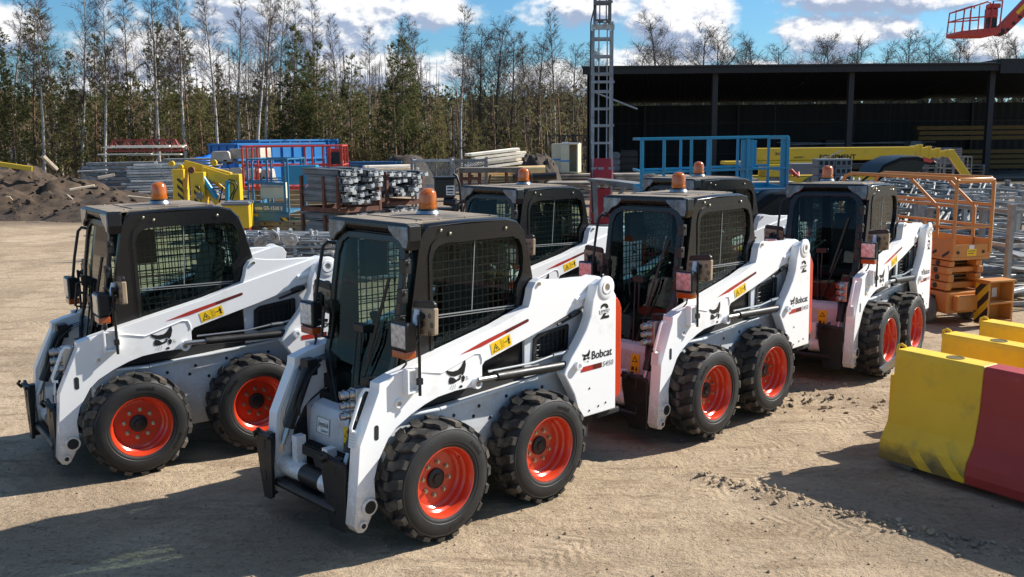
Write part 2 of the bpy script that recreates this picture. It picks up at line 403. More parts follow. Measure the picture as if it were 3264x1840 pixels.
def make_loader():
    R = thing('skid_steer_loader', 'x', 'skid loader')
    rnd = random.Random(4)
    # ---- chassis
    mb = MB()
    side = [(.27, .40), (.27, .70), (.10, .795), (-.13, .78), (-.87, .822), (-1.25, .84), (-1.42, .83), (-1.42, .45), (-1.2, .25), (.15, .25)]
    for s in (1, -1): mb.prism(side, s*.40, s*.447)
    for s in (1, -1):
        mb.bar((.10, s*.463, .788), (-.14, s*.463, .774), .034, .022); mb.bar((-.14, s*.463, .774), (-1.38, s*.463, .838), .034, .022)
    mb.prism([(.215, .765), (.285, .745), (.315, .70), (.335, .45), (.28, .24), (.2, .24)], -.325, .325)
    ch = mb.build('chassis', GREYP, R, bev=.008)
    mb = MB()
    for x, z in ((-.28, .70), (-.45, .66), (-.60, .62), (-.5, .72), (-.75, .74), (-.25, .62), (-.93, .74), (-1.1, .74)):
        for s in (1, -1): mb.lathe([(.013, s*.4475), (.012, s*.451), (0, s*.451)], 10, 'y', (x, 0, z))
    mb.build('frame_bolt', SATIN, ch)
    mb = MB(); mb.box(-1.66, .2, -.39, .39, .23, .80); mb.box(-1.0, .10, -.36, .36, .80, .93)
    mb.prism([(.14, .80), (.14, .90), (-.45, .885), (-.9, 1.08), (-1.0, 1.12), (-1.0, .80)], .36, .425); mb.prism([(.14, .80), (.14, .90), (-.45, .885), (-.9, 1.08), (-1.0, 1.12), (-1.0, .80)], -.425, -.36)
    mb.build('belly', DARK, R, bev=.006)
    # ---- front of the body: decals, tread step, coupler block
    F = lambda y, z: frame_M((.315+(.70-z)*.08+.004, y, z), (0, 1, 0), (-.08, 0, 1))
    mb = MB(); M = F(-.155, .625)
    mb.poly([M @ Vector(p) for p in ((-.075, -.055, 0), (.075, -.055, 0), (.075, .055, 0), (-.075, .055, 0))], 0)
    M2 = F(-.155, .625) @ Matrix.Translation((0, 0, .002))
    put_text(mb, 'Joystick', M2 @ Matrix.Translation((-.062, -.005, 0)), .034, .125, .01, .25, 1); put_text(mb, 'Control', M2 @ Matrix.Translation((-.02, -.04, 0)), .020, .075, .01, .25, 1)
    for a, b in (((-.072, -.052), (.072, -.052)), ((.072, -.052), (.072, .052)), ((.072, .052), (-.072, .052)), ((-.072, .052), (-.072, -.052))):
        mb.bar(M2 @ Vector(a+(0,)), M2 @ Vector(b+(0,)), .003, .001, 1)
    mb.build('joystick_decal', [PAPERM, INK], ch)
    mb = MB(); M = F(.12, .60)
    mb.poly([M @ Vector(p) for p in ((-.045, -.075, 0), (.045, -.075, 0), (.045, .075, 0), (-.045, .075, 0))], 0)
    M2 = M @ Matrix.Translation((0, 0, .002))
    for q in ([(-.03, .01), (0, .06), (.03, .01)], [(-.032, -.03), (-.005, -.03), (-.005, -.06), (-.032, -.06)], [(.008, -.06), (.03, -.06), (.02, -.02)]): mb.poly([M2 @ Vector(p+(0,)) for p in q], 1)
    mb.poly([M2 @ Vector(p+(.001,)) for p in ((-.018, .016), (0, .048), (.018, .016))], 0)
    mb.build('warning_decal', [YELLOWD, INK], ch)
    mb = MB()
    mb.box(.33, .43, -.30, .24, .485, .50); mb.box(.33, .345, -.30, .24, .42, .50); mb.box(.42, .432, -.30, .24, .44, .485)
    for i in range(22):
        y = -.29+.024*i
        for x in (.345, .375, .405): mb.box(x, x+.014, y, y+.012, .50, .512)
    mb.box(.36, .42, .14, .22, .28, .485); mb.build('front_step', SATIN, R, bev=.002, seg=1)
    mb = MB()
    mb.box(.36, .44, .33, .40, .80, 1.0)
    for z, r in ((.965, .026), (.90, .023), (.835, .024)):
        mb.tube([(.42, .36, z), (.46, .35, z)], r*1.2, 12); mb.tube([(.46, .35, z), (.515, .335, z-.004)], r, 12); mb.tube([(.48, .345, z), (.495, .341, z)], r*1.25, 6)
    mb.build('hydraulic_coupler', CHROME, R, bev=.004, smooth=35)
    # ---- cab
    side_o = [(.06, .90), (.08, 1.10), (.035, 1.42), (-.035, 1.82), (-.065, 1.90), (-.105, 1.935), (-.79, 1.94), (-.875, 1.92), (-.925, 1.865), (-.965, 1.74), (-1.015, 1.54), (-1.028, 1.44), (-1.0, 1.25), (-.96, .90)]
    win = [(-.13, .94), (-.135, 1.30), (-.13, 1.72), (-.15, 1.785), (-.185, 1.815), (-.235, 1.828), (-.83, 1.828), (-.885, 1.805), (-.915, 1.755), (-.925, 1.68), (-.92, 1.59), (-.905, 1.55), (-.87, 1.50), (-.86, 1.46), (-.858, 1.15)]
    recess = [(c[0]+(c[0]+.5)*.07, c[1]+(c[1]-1.45)*.12) for c in win]
    mb = MB()
    for s in (1, -1):
        mb.ring(side_o, win, s*.400, s*.427)
        mb.ring(recess, win, s*.4275, s*.434)
        mb.prism([(-.13, 1.94), (-.045, 1.86), (.035, 1.45), (.07, 1.10), (.09, .86), (.0, .86), (-.11, 1.0), (-.115, 1.72)], s*.350, s*.398)
    mb.box(-.10, -.0, -.36, .36, 1.855, 1.925)
    path = [(-.055, 1.885), (-.075, 1.925), (-.11, 1.952), (-.45, 1.962), (-.79, 1.955), (-.885, 1.93), (-.945, 1.865), (-.985, 1.745), (-1.035, 1.54), (-1.045, 1.43), (-1.01, 1.25)]
    def band(ys, i0, i1, flip=False):
        vs = []
        for yy, s in ys:
            for x, z in path[i0:i1]: vs.append((-.5+(x+.5)*s, yy, 1.5+(z-1.5)*s))
        n = i1-i0
        mb.add(vs, [(a*n+i, a*n+i+1, (a+1)*n+i+1, (a+1)*n+i) for a in range(len(ys)-1) for i in range(n-1)])
    edge = [(.4272, .965), (.427, .972), (.420, .986), (.405, .996), (.375, 1.0)]
    band([(-y, s) for y, s in edge]+[(y, s) for y, s in reversed(edge)], 0, 8)
    band(edge+[(.30, 1.0)], 7, 11); band([(-y, s) for y, s in edge]+[(-.30, 1.0)], 7, 11)
    mb.box(-1.03, -.99, -.31, .31, 1.22, 1.36); mb.box(-.98, -.95, -.31, .31, 1.78, 1.86)
    cab = mb.build('cab', BLACK, R, smooth=38)
    cab.data.polygons.foreach_get
    mb = MB()     # dusty roof plate with visor
    mb.prism([(.036, -.385), (.036, .385), (-.02, .385), (-.12, .355), (-.76, .35), (-.78, .33), (-.78, -.33), (-.76, -.35), (-.12, -.355), (-.02, -.385)], 1.950, 1.967, 'z')
    mb.prism([(-.16, -.30), (-.16, .30), (-.74, .30), (-.74, -.30)], 1.9665, 1.973, 'z')
    for x in (-.1, -.28, -.5, -.72):
        for y in (-.325, .325): mb.lathe([(.011, 1.967), (.010, 1.973), (0, 1.975)], 8, 'z', (x, y, 0))
    mb.build('roof_panel', ROOFM, cab, bev=.005)
    mb = MB(); mb.prism([(.030, 1.900), (.056, 1.925), (.052, 1.958), (.03, 1.964), (-.06, 1.962), (-.06, 1.885), (.0, 1.885)], -.405, .405); mb.build('visor', BLACK, cab, bev=.008)
    mb = MB()
    for x, z in ((-.275, 1.886), (-.76, 1.888), (-.955, 1.46), (-.20, 1.91)):
        for s in (1, -1): mb.lathe([(.011, s*.434), (.010, s*.440), (.006, s*.443), (0, s*.443)], 8, 'y', (x, 0, z))
    mb.build('cab_bolt', ZINC, cab)
    for s in (1, -1):
        mb = MB(); mb.poly([(x, s*.412, z) for x, z in win]); g = mb.build('side_window', GLASS, cab)
        mb = MB()
        for i in range(16):
            x = -.155-.0485*i; mb.bar((x, s*.385, .96), (x, s*.385, 1.825), .007, .006)
        for i in range(17): z = .985+.0515*i; mb.bar((-.135, s*.388, z), (-.90, s*.388, z), .006, .007, 0)
        mb.build('window_grille', SATIN, g)
        mb = MB(); mb.bar((-.14, s*.416, 1.372), (-.858, s*.416, 1.352), .006, .007); mb.bar((-.14, s*.416, 1.355), (-.858, s*.416, 1.336), .006, .004)
        mb.bar((-.470, s*.416, 1.36), (-.50, s*.416, 1.82), .003, .006); mb.build('window_track', TRACK, g)
        mb = MB(); mb.bar((-.12, s*.407, 1.03), (-.86, s*.407, 1.315), .012, .035); mb.build('window_sill', BLACK, g)
    mb = MB(); mb.poly([(-.985, -.30, 1.78), (-.985, .30, 1.78), (-1.028, .30, 1.36), (-1.028, -.30, 1.36)]); g = mb.build('rear_window', GLASS, cab)
    mb = MB()
    mb.poly([(-.990, -.05, 1.75), (-.990, .20, 1.75), (-1.020, .20, 1.40), (-1.020, -.05, 1.40)], 0)
    M = frame_M((-.982, -.045, 1.70), (0, 1, 0), (.08, 0, 1))
    mb.poly([M @ Vector(p) for p in ((0, .015, 0), (.24, .015, 0), (.24, .05, 0), (0, .05, 0))], 1)
    for i, wd in enumerate((.14, .2, .17, .1)): mb.bar(M @ Vector((.03, -.035-.03*i, .001)), M @ Vector((.03+wd, -.035-.03*i, .001)), .002, .008, 2)
    mb.build('window_notice', [PAPERM, GREENM, INK], g)
    mb = MB()
    for i in range(12): y = -.29+.0527*i; mb.bar((-.955, y, 1.36), (-.925, y, 1.78), .007, .006)
    for i in range(9): z = 1.37+.051*i; mb.bar((-.955+.07*(z-1.36), -.30, z), (-.955+.07*(z-1.36), .30, z), .006, .007)
    mb.build('window_grille', SATIN, g)
    # interior
    mb = MB(); mb.box(-.80, -.36, -.23, .23, .93, 1.05); mb.prism([(-.66, 1.04), (-.78, 1.04), (-.90, 1.60), (-.82, 1.63)], -.22, .22); mb.prism([(-.83, 1.62), (-.90, 1.62), (-.92, 1.74), (-.86, 1.75)], -.12, .12)
    mb.build('seat', SEATM, R, bev=.03, seg=3, smooth=40)
    mb = MB()
    for s in (1, -1):
        mb.tube([(-.75, s*.29, 1.30), (-.45, s*.29, 1.22), (-.22, s*.27, 1.16), (-.18, s*.15, 1.14)], .018, 8)
        mb.box(-.62, -.22, s*.36-.05, s*.36+.0, 1.0, 1.16); mb.tube([(-.24, s*.30, 1.1), (-.20, s*.29, 1.26)], .022, 8); mb.tube([(-.20, s*.29, 1.25), (-.19, s*.29, 1.30)], .03, 8)
        mb.box(-.30, -.12, s*.30-.04, s*.30+.04, 1.55, 1.80)
    mb.build('seat_bar', SATIN, R, bev=.006)
    # ---- front door
    do = [(-.30, 1.88), (.30, 1.88), (.355, 1.85), (.385, 1.78), (.386, 1.5), (.386, 1.2), (.385, 1.06), (.34, .98), (.20, .74), (.12, .71), (-.12, .71), (-.20, .74), (-.34, .98), (-.385, 1.06), (-.386, 1.2), (-.386, 1.5), (-.385, 1.78), (-.355, 1.85)]
    di = [(-.25, 1.835), (.25, 1.835), (.31, 1.80), (.338, 1.72), (.338, 1.5), (.338, 1.2), (.336, 1.09), (.29, .985), (.155, .775), (.10, .755), (-.10, .755), (-.155, .775), (-.29, .985), (-.336, 1.09), (-.338, 1.2), (-.338, 1.5), (-.338, 1.72), (-.31, 1.80)]
    mb = MB(); mb.ring(do, di, .0, .030, fn=lambda u, v, t: (xd(v)+t, u, v))
    door = mb.build('front_door', BLACK, R, bev=.006)
    mb = MB(); rows = [(1.835, .25), (1.80, .31), (1.72, .338), (1.5, .338), (1.2, .338), (1.09, .336), (.985, .29), (.775, .155), (.755, .10)]
    mb.add([(xd(z)+.018, s*y_, z) for z, y_ in rows for s in (-1, 1)], [(2*i, 2*i+1, 2*i+3, 2*i+2) for i in range(len(rows)-1)]); mb.build('door_glass', GLASS, door, smooth=60)
    mb = MB()
    for (y0, z0, y1, z1) in ((.03, .76, -.03, 1.28), (.06, .76, .22, 1.30)): mb.bar((xd(z0)+.045, y0, z0), (xd(z1)+.045, y1, z1), .012, .012)
    mb.bar((xd(1.05)+.04, .12, 1.05), (xd(1.62)+.04, .26, 1.62), .014, .02); mb.box(.085, .15, -.04, .07, 1.25, 1.30); mb.tube([(.13, .02, 1.27), (.17, .02, .74)], .009, 6)
    mb.build('wiper_arm', SATIN, door, bev=.003)
    mb = MB(); mb.tube([(xd(1.33)+.02, -.36, 1.36), (xd(1.33)+.075, -.375, 1.35), (xd(1.15)+.075, -.375, 1.17), (xd(1.15)+.02, -.36, 1.15)], .011, 8); mb.box(.05, .115, -.385, -.335, 1.33, 1.41); mb.build('door_handle', SATIN, door, bev=.004)
    mb = MB(); mb.tube([(.02, -.40, 1.78), (.06, -.445, 1.79), (.085, -.465, 1.76), (.13, -.468, 1.55), (.17, -.468, 1.30), (.165, -.455, 1.27), (.10, -.41, 1.26)], .012, 8); mb.build('grab_rail', SATIN, R, smooth=40)
    mb = MB()
    for z in (1.70, 1.52, 1.36): mb.box(xd(z)-.005, xd(z)+.045, .362, .412, z-.045, z+.045); mb.lathe([(.014, .412), (.012, .420), (0, .421)], 8, 'y', (xd(z)+.02, 0, z+.02))
    mb.tube([(xd(1.74)+.03, .40, 1.75), (xd(1.3)+.035, .40, 1.30), (xd(1.05)+.03, .40, 1.0)], .010, 8)
    mb.build('door_hinge', SATIN, door, bev=.004)
    # ---- work lights in the roof corners
    for s in (1, -1):
        o = [(s*.437, 1.955), (s*.215, 1.952), (s*.220, 1.925), (s*.285, 1.870), (s*.345, 1.845), (s*.385, 1.800), (s*.425, 1.800), (s*.440, 1.86)]
        mb = MB(); mb.prism(o, -.045, .052, 'x'); hs = mb.build('work_light', BLACK, R, bev=.008)
        cx, cz = s*.355, 1.90
        mb = MB(); mb.prism([(cx+(y-cx)*.86, cz+(z-cz)*.84) for y, z in o], .045, .060, 'x'); mb.build('lens', POD, hs, bev=.004)
    # ---- beacon
    mb = MB(); mb.lathe([(.082, 1.968), (.080, 1.976), (.068, 2.008), (.062, 2.012), (0, 2.012)], 28, 'z', (-.45, 0, 0)); bb = mb.build('beacon_base', SATIN, R, smooth=35)
    mb = MB(); mb.lathe([(.0635, 2.012), (.0635, 2.03), (.060, 2.032), (.060, 2.10), (.054, 2.125), (.038, 2.142), (.015, 2.149), (0, 2.150)], 28, 'z', (-.45, 0, 0)); mb.build('beacon_dome', AMBER, bb, smooth=50)
    mb = MB(); mb.lathe([(.0805, 1.978), (.0705, 2.001)], 28, 'z', (-.45, 0, 0)); mb.build('beacon_band', CHROME, bb, smooth=50)
    # ---- lift arms
    arm = [(.356, 1.040), (.362, .99), (.507, .686), (.540, .36), (.560, .201), (.535, .160), (.50, .150), (.475, .165), (.413, .274), (.403, .34), (.408, .462), (.378, .564), (.298, .692), (.239, .744), (.125, .804), (.01, .848), (-.09, .874), (-.24, .887), (-.36, .886), (-.415, .876), (-.448, .882), (-.466, .91), (-.466, 1.012), (-.489, 1.037), (-.999, 1.164), (-1.535, 1.314), (-1.60, 1.33), (-1.655, 1.37), (-1.665, 1.43), (-1.63, 1.48), (-1.57, 1.495), (-1.51, 1.482), (-.998, 1.366), (-.883, 1.338), (-.592, 1.253), (.076, 1.112), (.251, 1.072)]
    for s in (1, -1):
        mb = MB(); mb.prism(arm, s*.425, s*.520)
        mb.prism([(-.90, 1.33), (-.925, 1.40), (-.940, 1.465), (-.972, 1.507), (-1.014, 1.527), (-1.13, 1.508), (-1.274, 1.496), (-1.40, 1.494), (-1.51, 1.488), (-1.56, 1.47), (-1.5, 1.37)], s*.440, s*.508)
        # pressed reinforcement around the elbow
        el_ = [(.10, 1.075), (-.12, 1.025), (-.40, 1.105), (-.445, 1.10), (-.462, 1.06), (-.462, 1.03)]
        mb.tube([(x, s*.520, z) for x, z in el_], .007, 6)
        mb.tube([(-1.36, s*.519, 1.335), (-1.55, s*.519, 1.385)], .022, 8)
        b = mb.build('boom_arm', WHITE, R, bev=.010, seg=3)
        for x, z, r, y1 in ((-.405, .908, .036, .552), (-1.588, 1.42, .050, .625), (.22, .895, .030, .534), (.452, .302, .055, .535), (.503, .198, .030, .535)):
            mb = MB(); mb.lathe([(r, s*.515), (r, s*(y1-.004)), (r*.93, s*y1), (r*.55, s*y1), (r*.55, s*(y1-.012)), (0, s*(y1-.012))], 20, 'y', (x, 0, z)); mb.build('pivot_boss', WHITE, b, smooth=35)
        for x, z, r, y1 in ((-.405, .908, .018, .546), (-1.588, 1.42, .020, .620), (.22, .895, .014, .526), (-1.0, 1.495, .014, .520)):
            mb = MB(); mb.lathe([(r, s*(y1-.012)), (r*.9, s*y1), (0, s*y1)], 8, 'y', (x, 0, z)); mb.build('pin_bolt', ZINC, b)
        for x, z, r in ((.452, .302, .040), (.503, .198, .016)): mb = MB(); mb.lathe([(r, s*.5355), (0, s*.5356)], 18, 'y', (x, 0, z)); mb.build('pin_bore', DARK, b)
        mb = MB(); mb.prism([(.385+.017*math.cos(t*PI/6), .746+(.030 if math.sin(t*PI/6) > 0 else -.030)+.017*math.sin(t*PI/6)) for t in range(12)], s*.5195, s*.5215)
        mb.build('arm_opening', DARK, b)
        mb = MB(); mb.tube([(.40, s*.475, 1.005), (.43, s*.472, 1.012), (.455, s*.472, .985), (.535, s*.472, .80), (.53, s*.472, .775), (.50, s*.475, .77)], .011, 8); mb.build('hose_guard', WHITE, b, smooth=40) if s > 0 else None
        mb = MB()
        for d in (0, .016, .032): mb.tube([(-.05, s*(.424-.0), 1.06-d), (.30, s*.420, 1.0-d), (.36-d*.6, s*.419, .95), (.47-d*.6, s*.419, .70), (.50-d*.6, s*.419, .42)], .006, 6)
        mb.build('hydraulic_line', CHROME, b, smooth=40)
        if s > 0:
            mb = MB(); M = SIDE(-.235, .5225, .98); head(mb, M); mb.build('animal_emblem', INK, b)
            # red stripe and warning decal
            mb = MB()
            pts = [(-.414, 1.139), (-.60, 1.193), (-.80, 1.239), (-1.02, 1.291), (-1.034, 1.284), (-1.030, 1.271), (-.82, 1.219), (-.60, 1.163)]
            mb.poly([(x, .5225, z) for x, z in pts[:3]+pts[6:]], 0)
            mb.poly([(x, .5225, z) for x, z in [pts[2], pts[3], pts[4], pts[5], pts[6]]], 1)
            st = mb.build('stripe_decal', [REDINK, DKRED], b)
            mb = MB(); M = SIDE(-.675, .5225, 1.168, math.atan2(.044, .179))
            w_, h_ = .184, .077
            L = lambda pl, m, dz=0: mb.poly([M @ Vector((x, y, dz)) for x, y in pl], m)
            L([(0, -h_), (w_, -h_), (w_, 0), (0, 0)], 0)
            L([(.012, -.068), (.075, -.068), (.044, -.012)], 1, .001); L([(.021, -.063), (.066, -.063), (.044, -.022)], 0, .0015)
            L([(.034, -.058), (.044, -.050), (.056, -.060), (.050, -.044), (.054, -.036), (.036, -.036), (.042, -.046)], 1, .002)
            L([(.0905, -h_), (.0925, -h_), (.0925, 0), (.0905, 0)], 1, .001)
            for q in ([(.100, -.06), (.102, -.06), (.102, -.02), (.100, -.02)], [(.114, -.06), (.116, -.06), (.116, -.02), (.114, -.02)], [(.100, -.062), (.116, -.062), (.116, -.060), (.100, -.060)], [(.100, -.02), (.116, -.02), (.116, -.018), (.100, -.018)],
                      [(.122, -.038), (.13, -.032), (.13, -.036), (.142, -.036), (.142, -.032), (.150, -.038), (.142, -.044), (.142, -.040), (.13, -.040), (.13, -.044)],
                      [(.155, -.062), (.159, -.042), (.154, -.036), (.155, -.022), (.172, -.022), (.173, -.036), (.168, -.042), (.172, -.062)], [(.160, -.019), (.168, -.019), (.168, -.010), (.160, -.010)]): L(q, 1, .001)
            mb.build('warning_decal', [YELLOWD, INK], b)
            mb = MB(); M = frame_M((.519, .425, .69), (0, 1, 0), (-.13, 0, 1)); MM = M @ Matrix.Translation((.012, -.02, .012))
            mb.poly([MM @ Vector(p) for p in ((0, 0, 0), (.07, 0, 0), (.07, .10, 0), (0, .10, 0))], 0)
            for q in range(5): mb.bar(MM @ Vector((.008, .015+.018*q, .001)), MM @ Vector((.062, .015+.018*q, .001)), .004, .001, 1)
            mb.build('arm_notice', [PAPERM, PALEINK], b)
    mb = MB(); mb.tube([(.455, -.43, .33), (.455, .43, .33)], .062, 20); mb.box(.40, .47, .05, .11, .33, .56); mb.box(.40, .47, -.31, -.25, .33, .56); tt = mb.build('torque_tube', WHITE, R, smooth=35)
    mb = MB(); mb.tube([(.455, -.17, .33), (.455, .05, .33)], .0655, 20); mb.build('tube_sleeve', SATIN, tt, smooth=35)
    # ---- rear uprights
    post = [(-1.445, 1.335), (-1.424, 1.22), (-1.38, 1.133), (-1.301, 1.035), (-1.222, .952), (-1.165, .868), (-1.155, .846), (-1.21, .762), (-1.261, .681), (-1.297, .579), (-1.362, .494), (-1.714, .494), (-1.702, 1.344), (-1.625, 1.455), (-1.56, 1.478), (-1.49, 1.44)]
    for s in (1, -1):
        mb = MB(); mb.prism(post, s*.530, s*.612); mb.box(-1.70, -1.60, s*.44, s*.53, .48, 1.2); p = mb.build('rear_upright', WHITE, R, bev=.008)
        mb = MB(); mb.lathe([(.034, s*.60), (.034, s*.640), (.018, s*.642), (.018, s*.632), (0, s*.632)], 18, 'y', (-1.285, 0, .893)); mb.build('pivot_boss', WHITE, p, smooth=35)
        mb = MB(); mb.lathe([(.085, s*.60), (.085, s*.616), (.078, s*.620), (.052, s*.620)], 24, 'y', (-1.588, 0, 1.415)); mb.build('pivot_boss', WHITE, p, smooth=35)
        if s > 0:
            Y = .6145
            mb = MB(); put_text(mb, 'Bobcat', SIDE(-1.441, Y, .912), .058, .222, .012); mb.build('maker_lettering', INK, p)
            mb = MB(); head(mb, SIDE(-1.376, Y, .938), .50); mb.build('animal_emblem', INK, p)
            mb = MB(); put_text(mb, '2', SIDE(-1.532, Y, 1.195), .108, .092, .018); mb.build('speed_lettering', INK, p)
            mb = MB(); M = SIDE(-1.53, Y+.0016, 1.236); mb.poly([M @ Vector(q) for q in ((-.008, -.004, 0), (.100, -.004, 0), (.100, .028, 0), (-.008, .028, 0))], 0); put_text(mb, 'SPEED', M @ Matrix.Translation((-.004, .002, .001)), .020, .098, .008, .2, 1); mb.build('speed_band', [WHITE, INK], p)
            mb = MB(); mb.poly([(x, Y, z) for x, z in ((-1.327, .833), (-1.327, .870), (-1.45, .871), (-1.45, .834))], 0); mb.poly([(x, Y, z) for x, z in ((-1.45, .834), (-1.45, .871), (-1.551, .872), (-1.551, .835))], 1); mb.build('model_bar', [REDINK, DKRED], p)
            mb = MB(); put_text(mb, 'S450', SIDE(-1.562, Y, .837), .038, .118, .004, .1); mb.build('model_lettering', OUTL, p)
            mb = MB()
            for x, z in ((-1.42, .70), (-1.42, .535), (-1.52, .55), (-1.60, .56)): mb.lathe([(.008, .612), (.007, .616), (0, .617)], 8, 'y', (x, 0, z))
            mb.build('upright_bolt', SATIN, p)
    mb = MB(); mb.prism([(-1.700, .56), (-1.70, 1.335), (-1.735, 1.325), (-1.765, 1.29), (-1.785, 1.24), (-1.79, .62), (-1.77, .58)], -.60, .600); mb.build('tailgate', ORANGE, R, bev=.012, seg=3)
    mb = MB(); mb.box(-1.80, -1.55, -.58, .58, .44, .485); mb.box(-1.69, -1.05, -.44, .44, 1.16, 1.27); mb.prism([(-1.02, 1.40), (-1.02, .82), (-1.69, .5), (-1.69, 1.27)], -.43, .43); mb.build('engine_cover', DARK, R, bev=.01)
    for s in (1, -1):
        o = [(-.915, .84), (-.915, 1.13), (-.99, 1.16), (-1.50, 1.295), (-1.53, 1.20), (-1.53, .84)]
        i_ = [(-.995, .95), (-1.005, 1.10), (-1.05, 1.125), (-1.335, 1.155), (-1.345, 1.14), (-1.335, .99), (-1.28, .955), (-1.03, .938)]
        mb = MB(); mb.ring(o, i_, s*.435, s*.458); p = mb.build('engine_panel', GREYP, R, bev=.006)
        mb = MB(); mb.ring([(-1.17+(x+1.17)*1.06, 1.045+(z-1.045)*1.08) for x, z in i_], [(-1.17+(x+1.17)*.84, 1.045+(z-1.045)*.8) for x, z in i_], s*.457, s*.468)
        for i in range(7): x = -1.03-.045*i; mb.bar((x, s*.447, .96), (x, s*.447, 1.14), .004, .008)
        for i in range(5): z = .975+.036*i; mb.bar((-1.0, s*.448, z), (-1.34, s*.448, z), .004, .006)
        mb.build('side_grille', SATIN, p, bev=.003, seg=1)
        mb = MB()
        for q in range(5): mb.lathe([(.030, 0), (.033, .006), (.030, .012)], 14, 'z', (-.985, s*.43, 1.335+.022*q))
        mb.lathe([(.016, 0), (.013, .03), (0, .03)], 10, 'z', (-.985, s*.43, 1.44)); mb.build('cab_mount', SATIN, R, smooth=40)
        # lift cylinder
        mb = MB(); mb.tube([(-1.285, s*.565, .895), (-.56, s*.555, .928)], .031, 14); mb.tube([(-1.30, s*.565, .894), (-1.26, s*.565, .896)], .040, 12)
        c_ = mb.build('lift_cylinder', SATIN, R, smooth=40)
        mb = MB(); mb.tube([(-.57, s*.555, .9275), (-.40, s*.552, .934)], .019, 12); mb.build('piston_rod', CHROME, c_, smooth=40)
        mb = MB(); mb.tube([(-.50, s*.548, .975), (-.9, s*.552, .965), (-1.1, s*.552, .985), (-1.18, s*.55, .985), (-1.30, s*.54, 1.0)], .009, 7); mb.tube([(-1.10, s*.552, .985), (-1.20, s*.55, .985)], .015, 8); mb.build('cylinder_line', CHROME, c_, smooth=40)
        mb = MB(); mb.tube([(-1.42, s*.50, 1.245), (-1.36, s*.522, 1.255), (-1.30, s*.522, 1.235)], .018, 8); mb.tube([(-1.20, s*.50, 1.18), (-1.42, s*.50, 1.235)], .010, 6); mb.build('return_hose', SATIN, R, smooth=40)
    for s in (1, -1):
        for x in (0, -.919): wheel(R, x, s)
    # ---- lamps and mirrors carried by the arms
    for s in (1, -1):
        mb = MB(); mb.ring([(.075, .950), (.185, .950), (.185, 1.105), (.075, 1.105)], [(.09, .966), (.17, .966), (.17, 1.09), (.09, 1.09)], s*.519, s*.572); mb.box(.08, .18, s*.519, s*.526, .955, 1.10)
        mb.build('lamp_bracket', WHITE, R, bev=.005)
        mb = MB(); mb.tube([(.095, s*.575, .93), (.095, s*.575, 1.43)], .010, 8); mb.tube([(.095, s*.575, 1.40), (.05, s*.57, 1.42)], .016, 8); mb.box(.08, .115, s*.565, s*.59, 1.0, 1.04); mb.tube([(.095, s*.575, 1.28), (.14, s*.56, 1.28)], .014, 8)
        mb.tube([(.15, s*.52, 1.19), (.14, s*.50, 1.12), (.17, s*.48, 1.08)], .007, 6); mb.build('lamp_post', SATIN, R, smooth=40)
        cy = s*.515
        mb = MB(); mb.add([(.205, cy+a*.083, 1.305+b*.088) for a, b in ((-1, -1), (1, -1), (1, 1), (-1, 1))]+[(.13, cy+a*.072, 1.305+b*.080) for a, b in ((-1, -1), (1, -1), (1, 1), (-1, 1))]+[(.10, cy+a*.045, 1.305+b*.05) for a, b in ((-1, -1), (1, -1), (1, 1), (-1, 1))],
               [(0, 1, 2, 3), (0, 4, 5, 1), (1, 5, 6, 2), (2, 6, 7, 3), (3, 7, 4, 0), (4, 8, 9, 5), (5, 9, 10, 6), (6, 10, 11, 7), (7, 11, 8, 4), (11, 10, 9, 8)])
        hl = mb.build('headlight', SATIN, R, bev=.012, seg=2)
        mb = MB(); mb.box(.199, .211, cy-.068, cy+.068, 1.235, 1.378); mb.build('lens', LENS, hl, bev=.004)
        mb = MB(); mb.box(.125, .208, cy-.070, cy+.070, 1.168, 1.217); mb.build('turn_signal', AMBL, hl, bev=.008)
        mb = MB(); mb.prism([(s*.455, 1.30), (s*.655, 1.32), (s*.660, 1.50), (s*.640, 1.515), (s*.475, 1.50), (s*.455, 1.485)], .020, .045, 'x'); mi = mb.build('mirror', SATIN, R, bev=.006)
        mb = MB(); mb.prism([(s*.448, 1.285), (s*.662, 1.308), (s*.667, 1.475), (s*.45, 1.455)], .014, .052, 'x')
        cw = mb.build('cardboard_wrap', CARD, mi, bev=.008)
        mb = MB()
        for i in range(9):
            cy_, cz_ = s*(.475+.075*(i % 3)+.02*(i//3 % 2)), 1.315+.055*(i//3)
            mb.lathe([(.011, .0525), (.016, .0528)], 10, 'x', (0, cy_, cz_)); mb.lathe([(.004, .0525), (.007, .0528)], 8, 'x', (0, cy_, cz_))
        mb.build('cardboard_print', INK, mi)
        mb = MB(); mb.box(.052, .075, s*.54-.02, s*.54+.02, 1.34, 1.42); mb.tube([(.06, s*.55, 1.38), (.095, s*.575, 1.38)], .012, 8); mb.build('mirror_clamp', SATIN, mi, bev=.004)
        if s > 0:
            mb = MB(); mb.tube([(.072, .53, 1.455), (.085, .535, 1.40), (.085, .545, 1.36)], .018, 8, r1=.026); mb.build('bolt_bag', PINK, mi, smooth=50)
    # ---- quick coupler on the foot of the arms
    mb = MB()
    mb.tube([(.53, -.40, .235), (.53, .30, .235)], .030, 12); mb.box(.47, .53, -.40, .38, .21, .26)
    qc = mb.build('quick_coupler', SATIN, R, bev=.004)
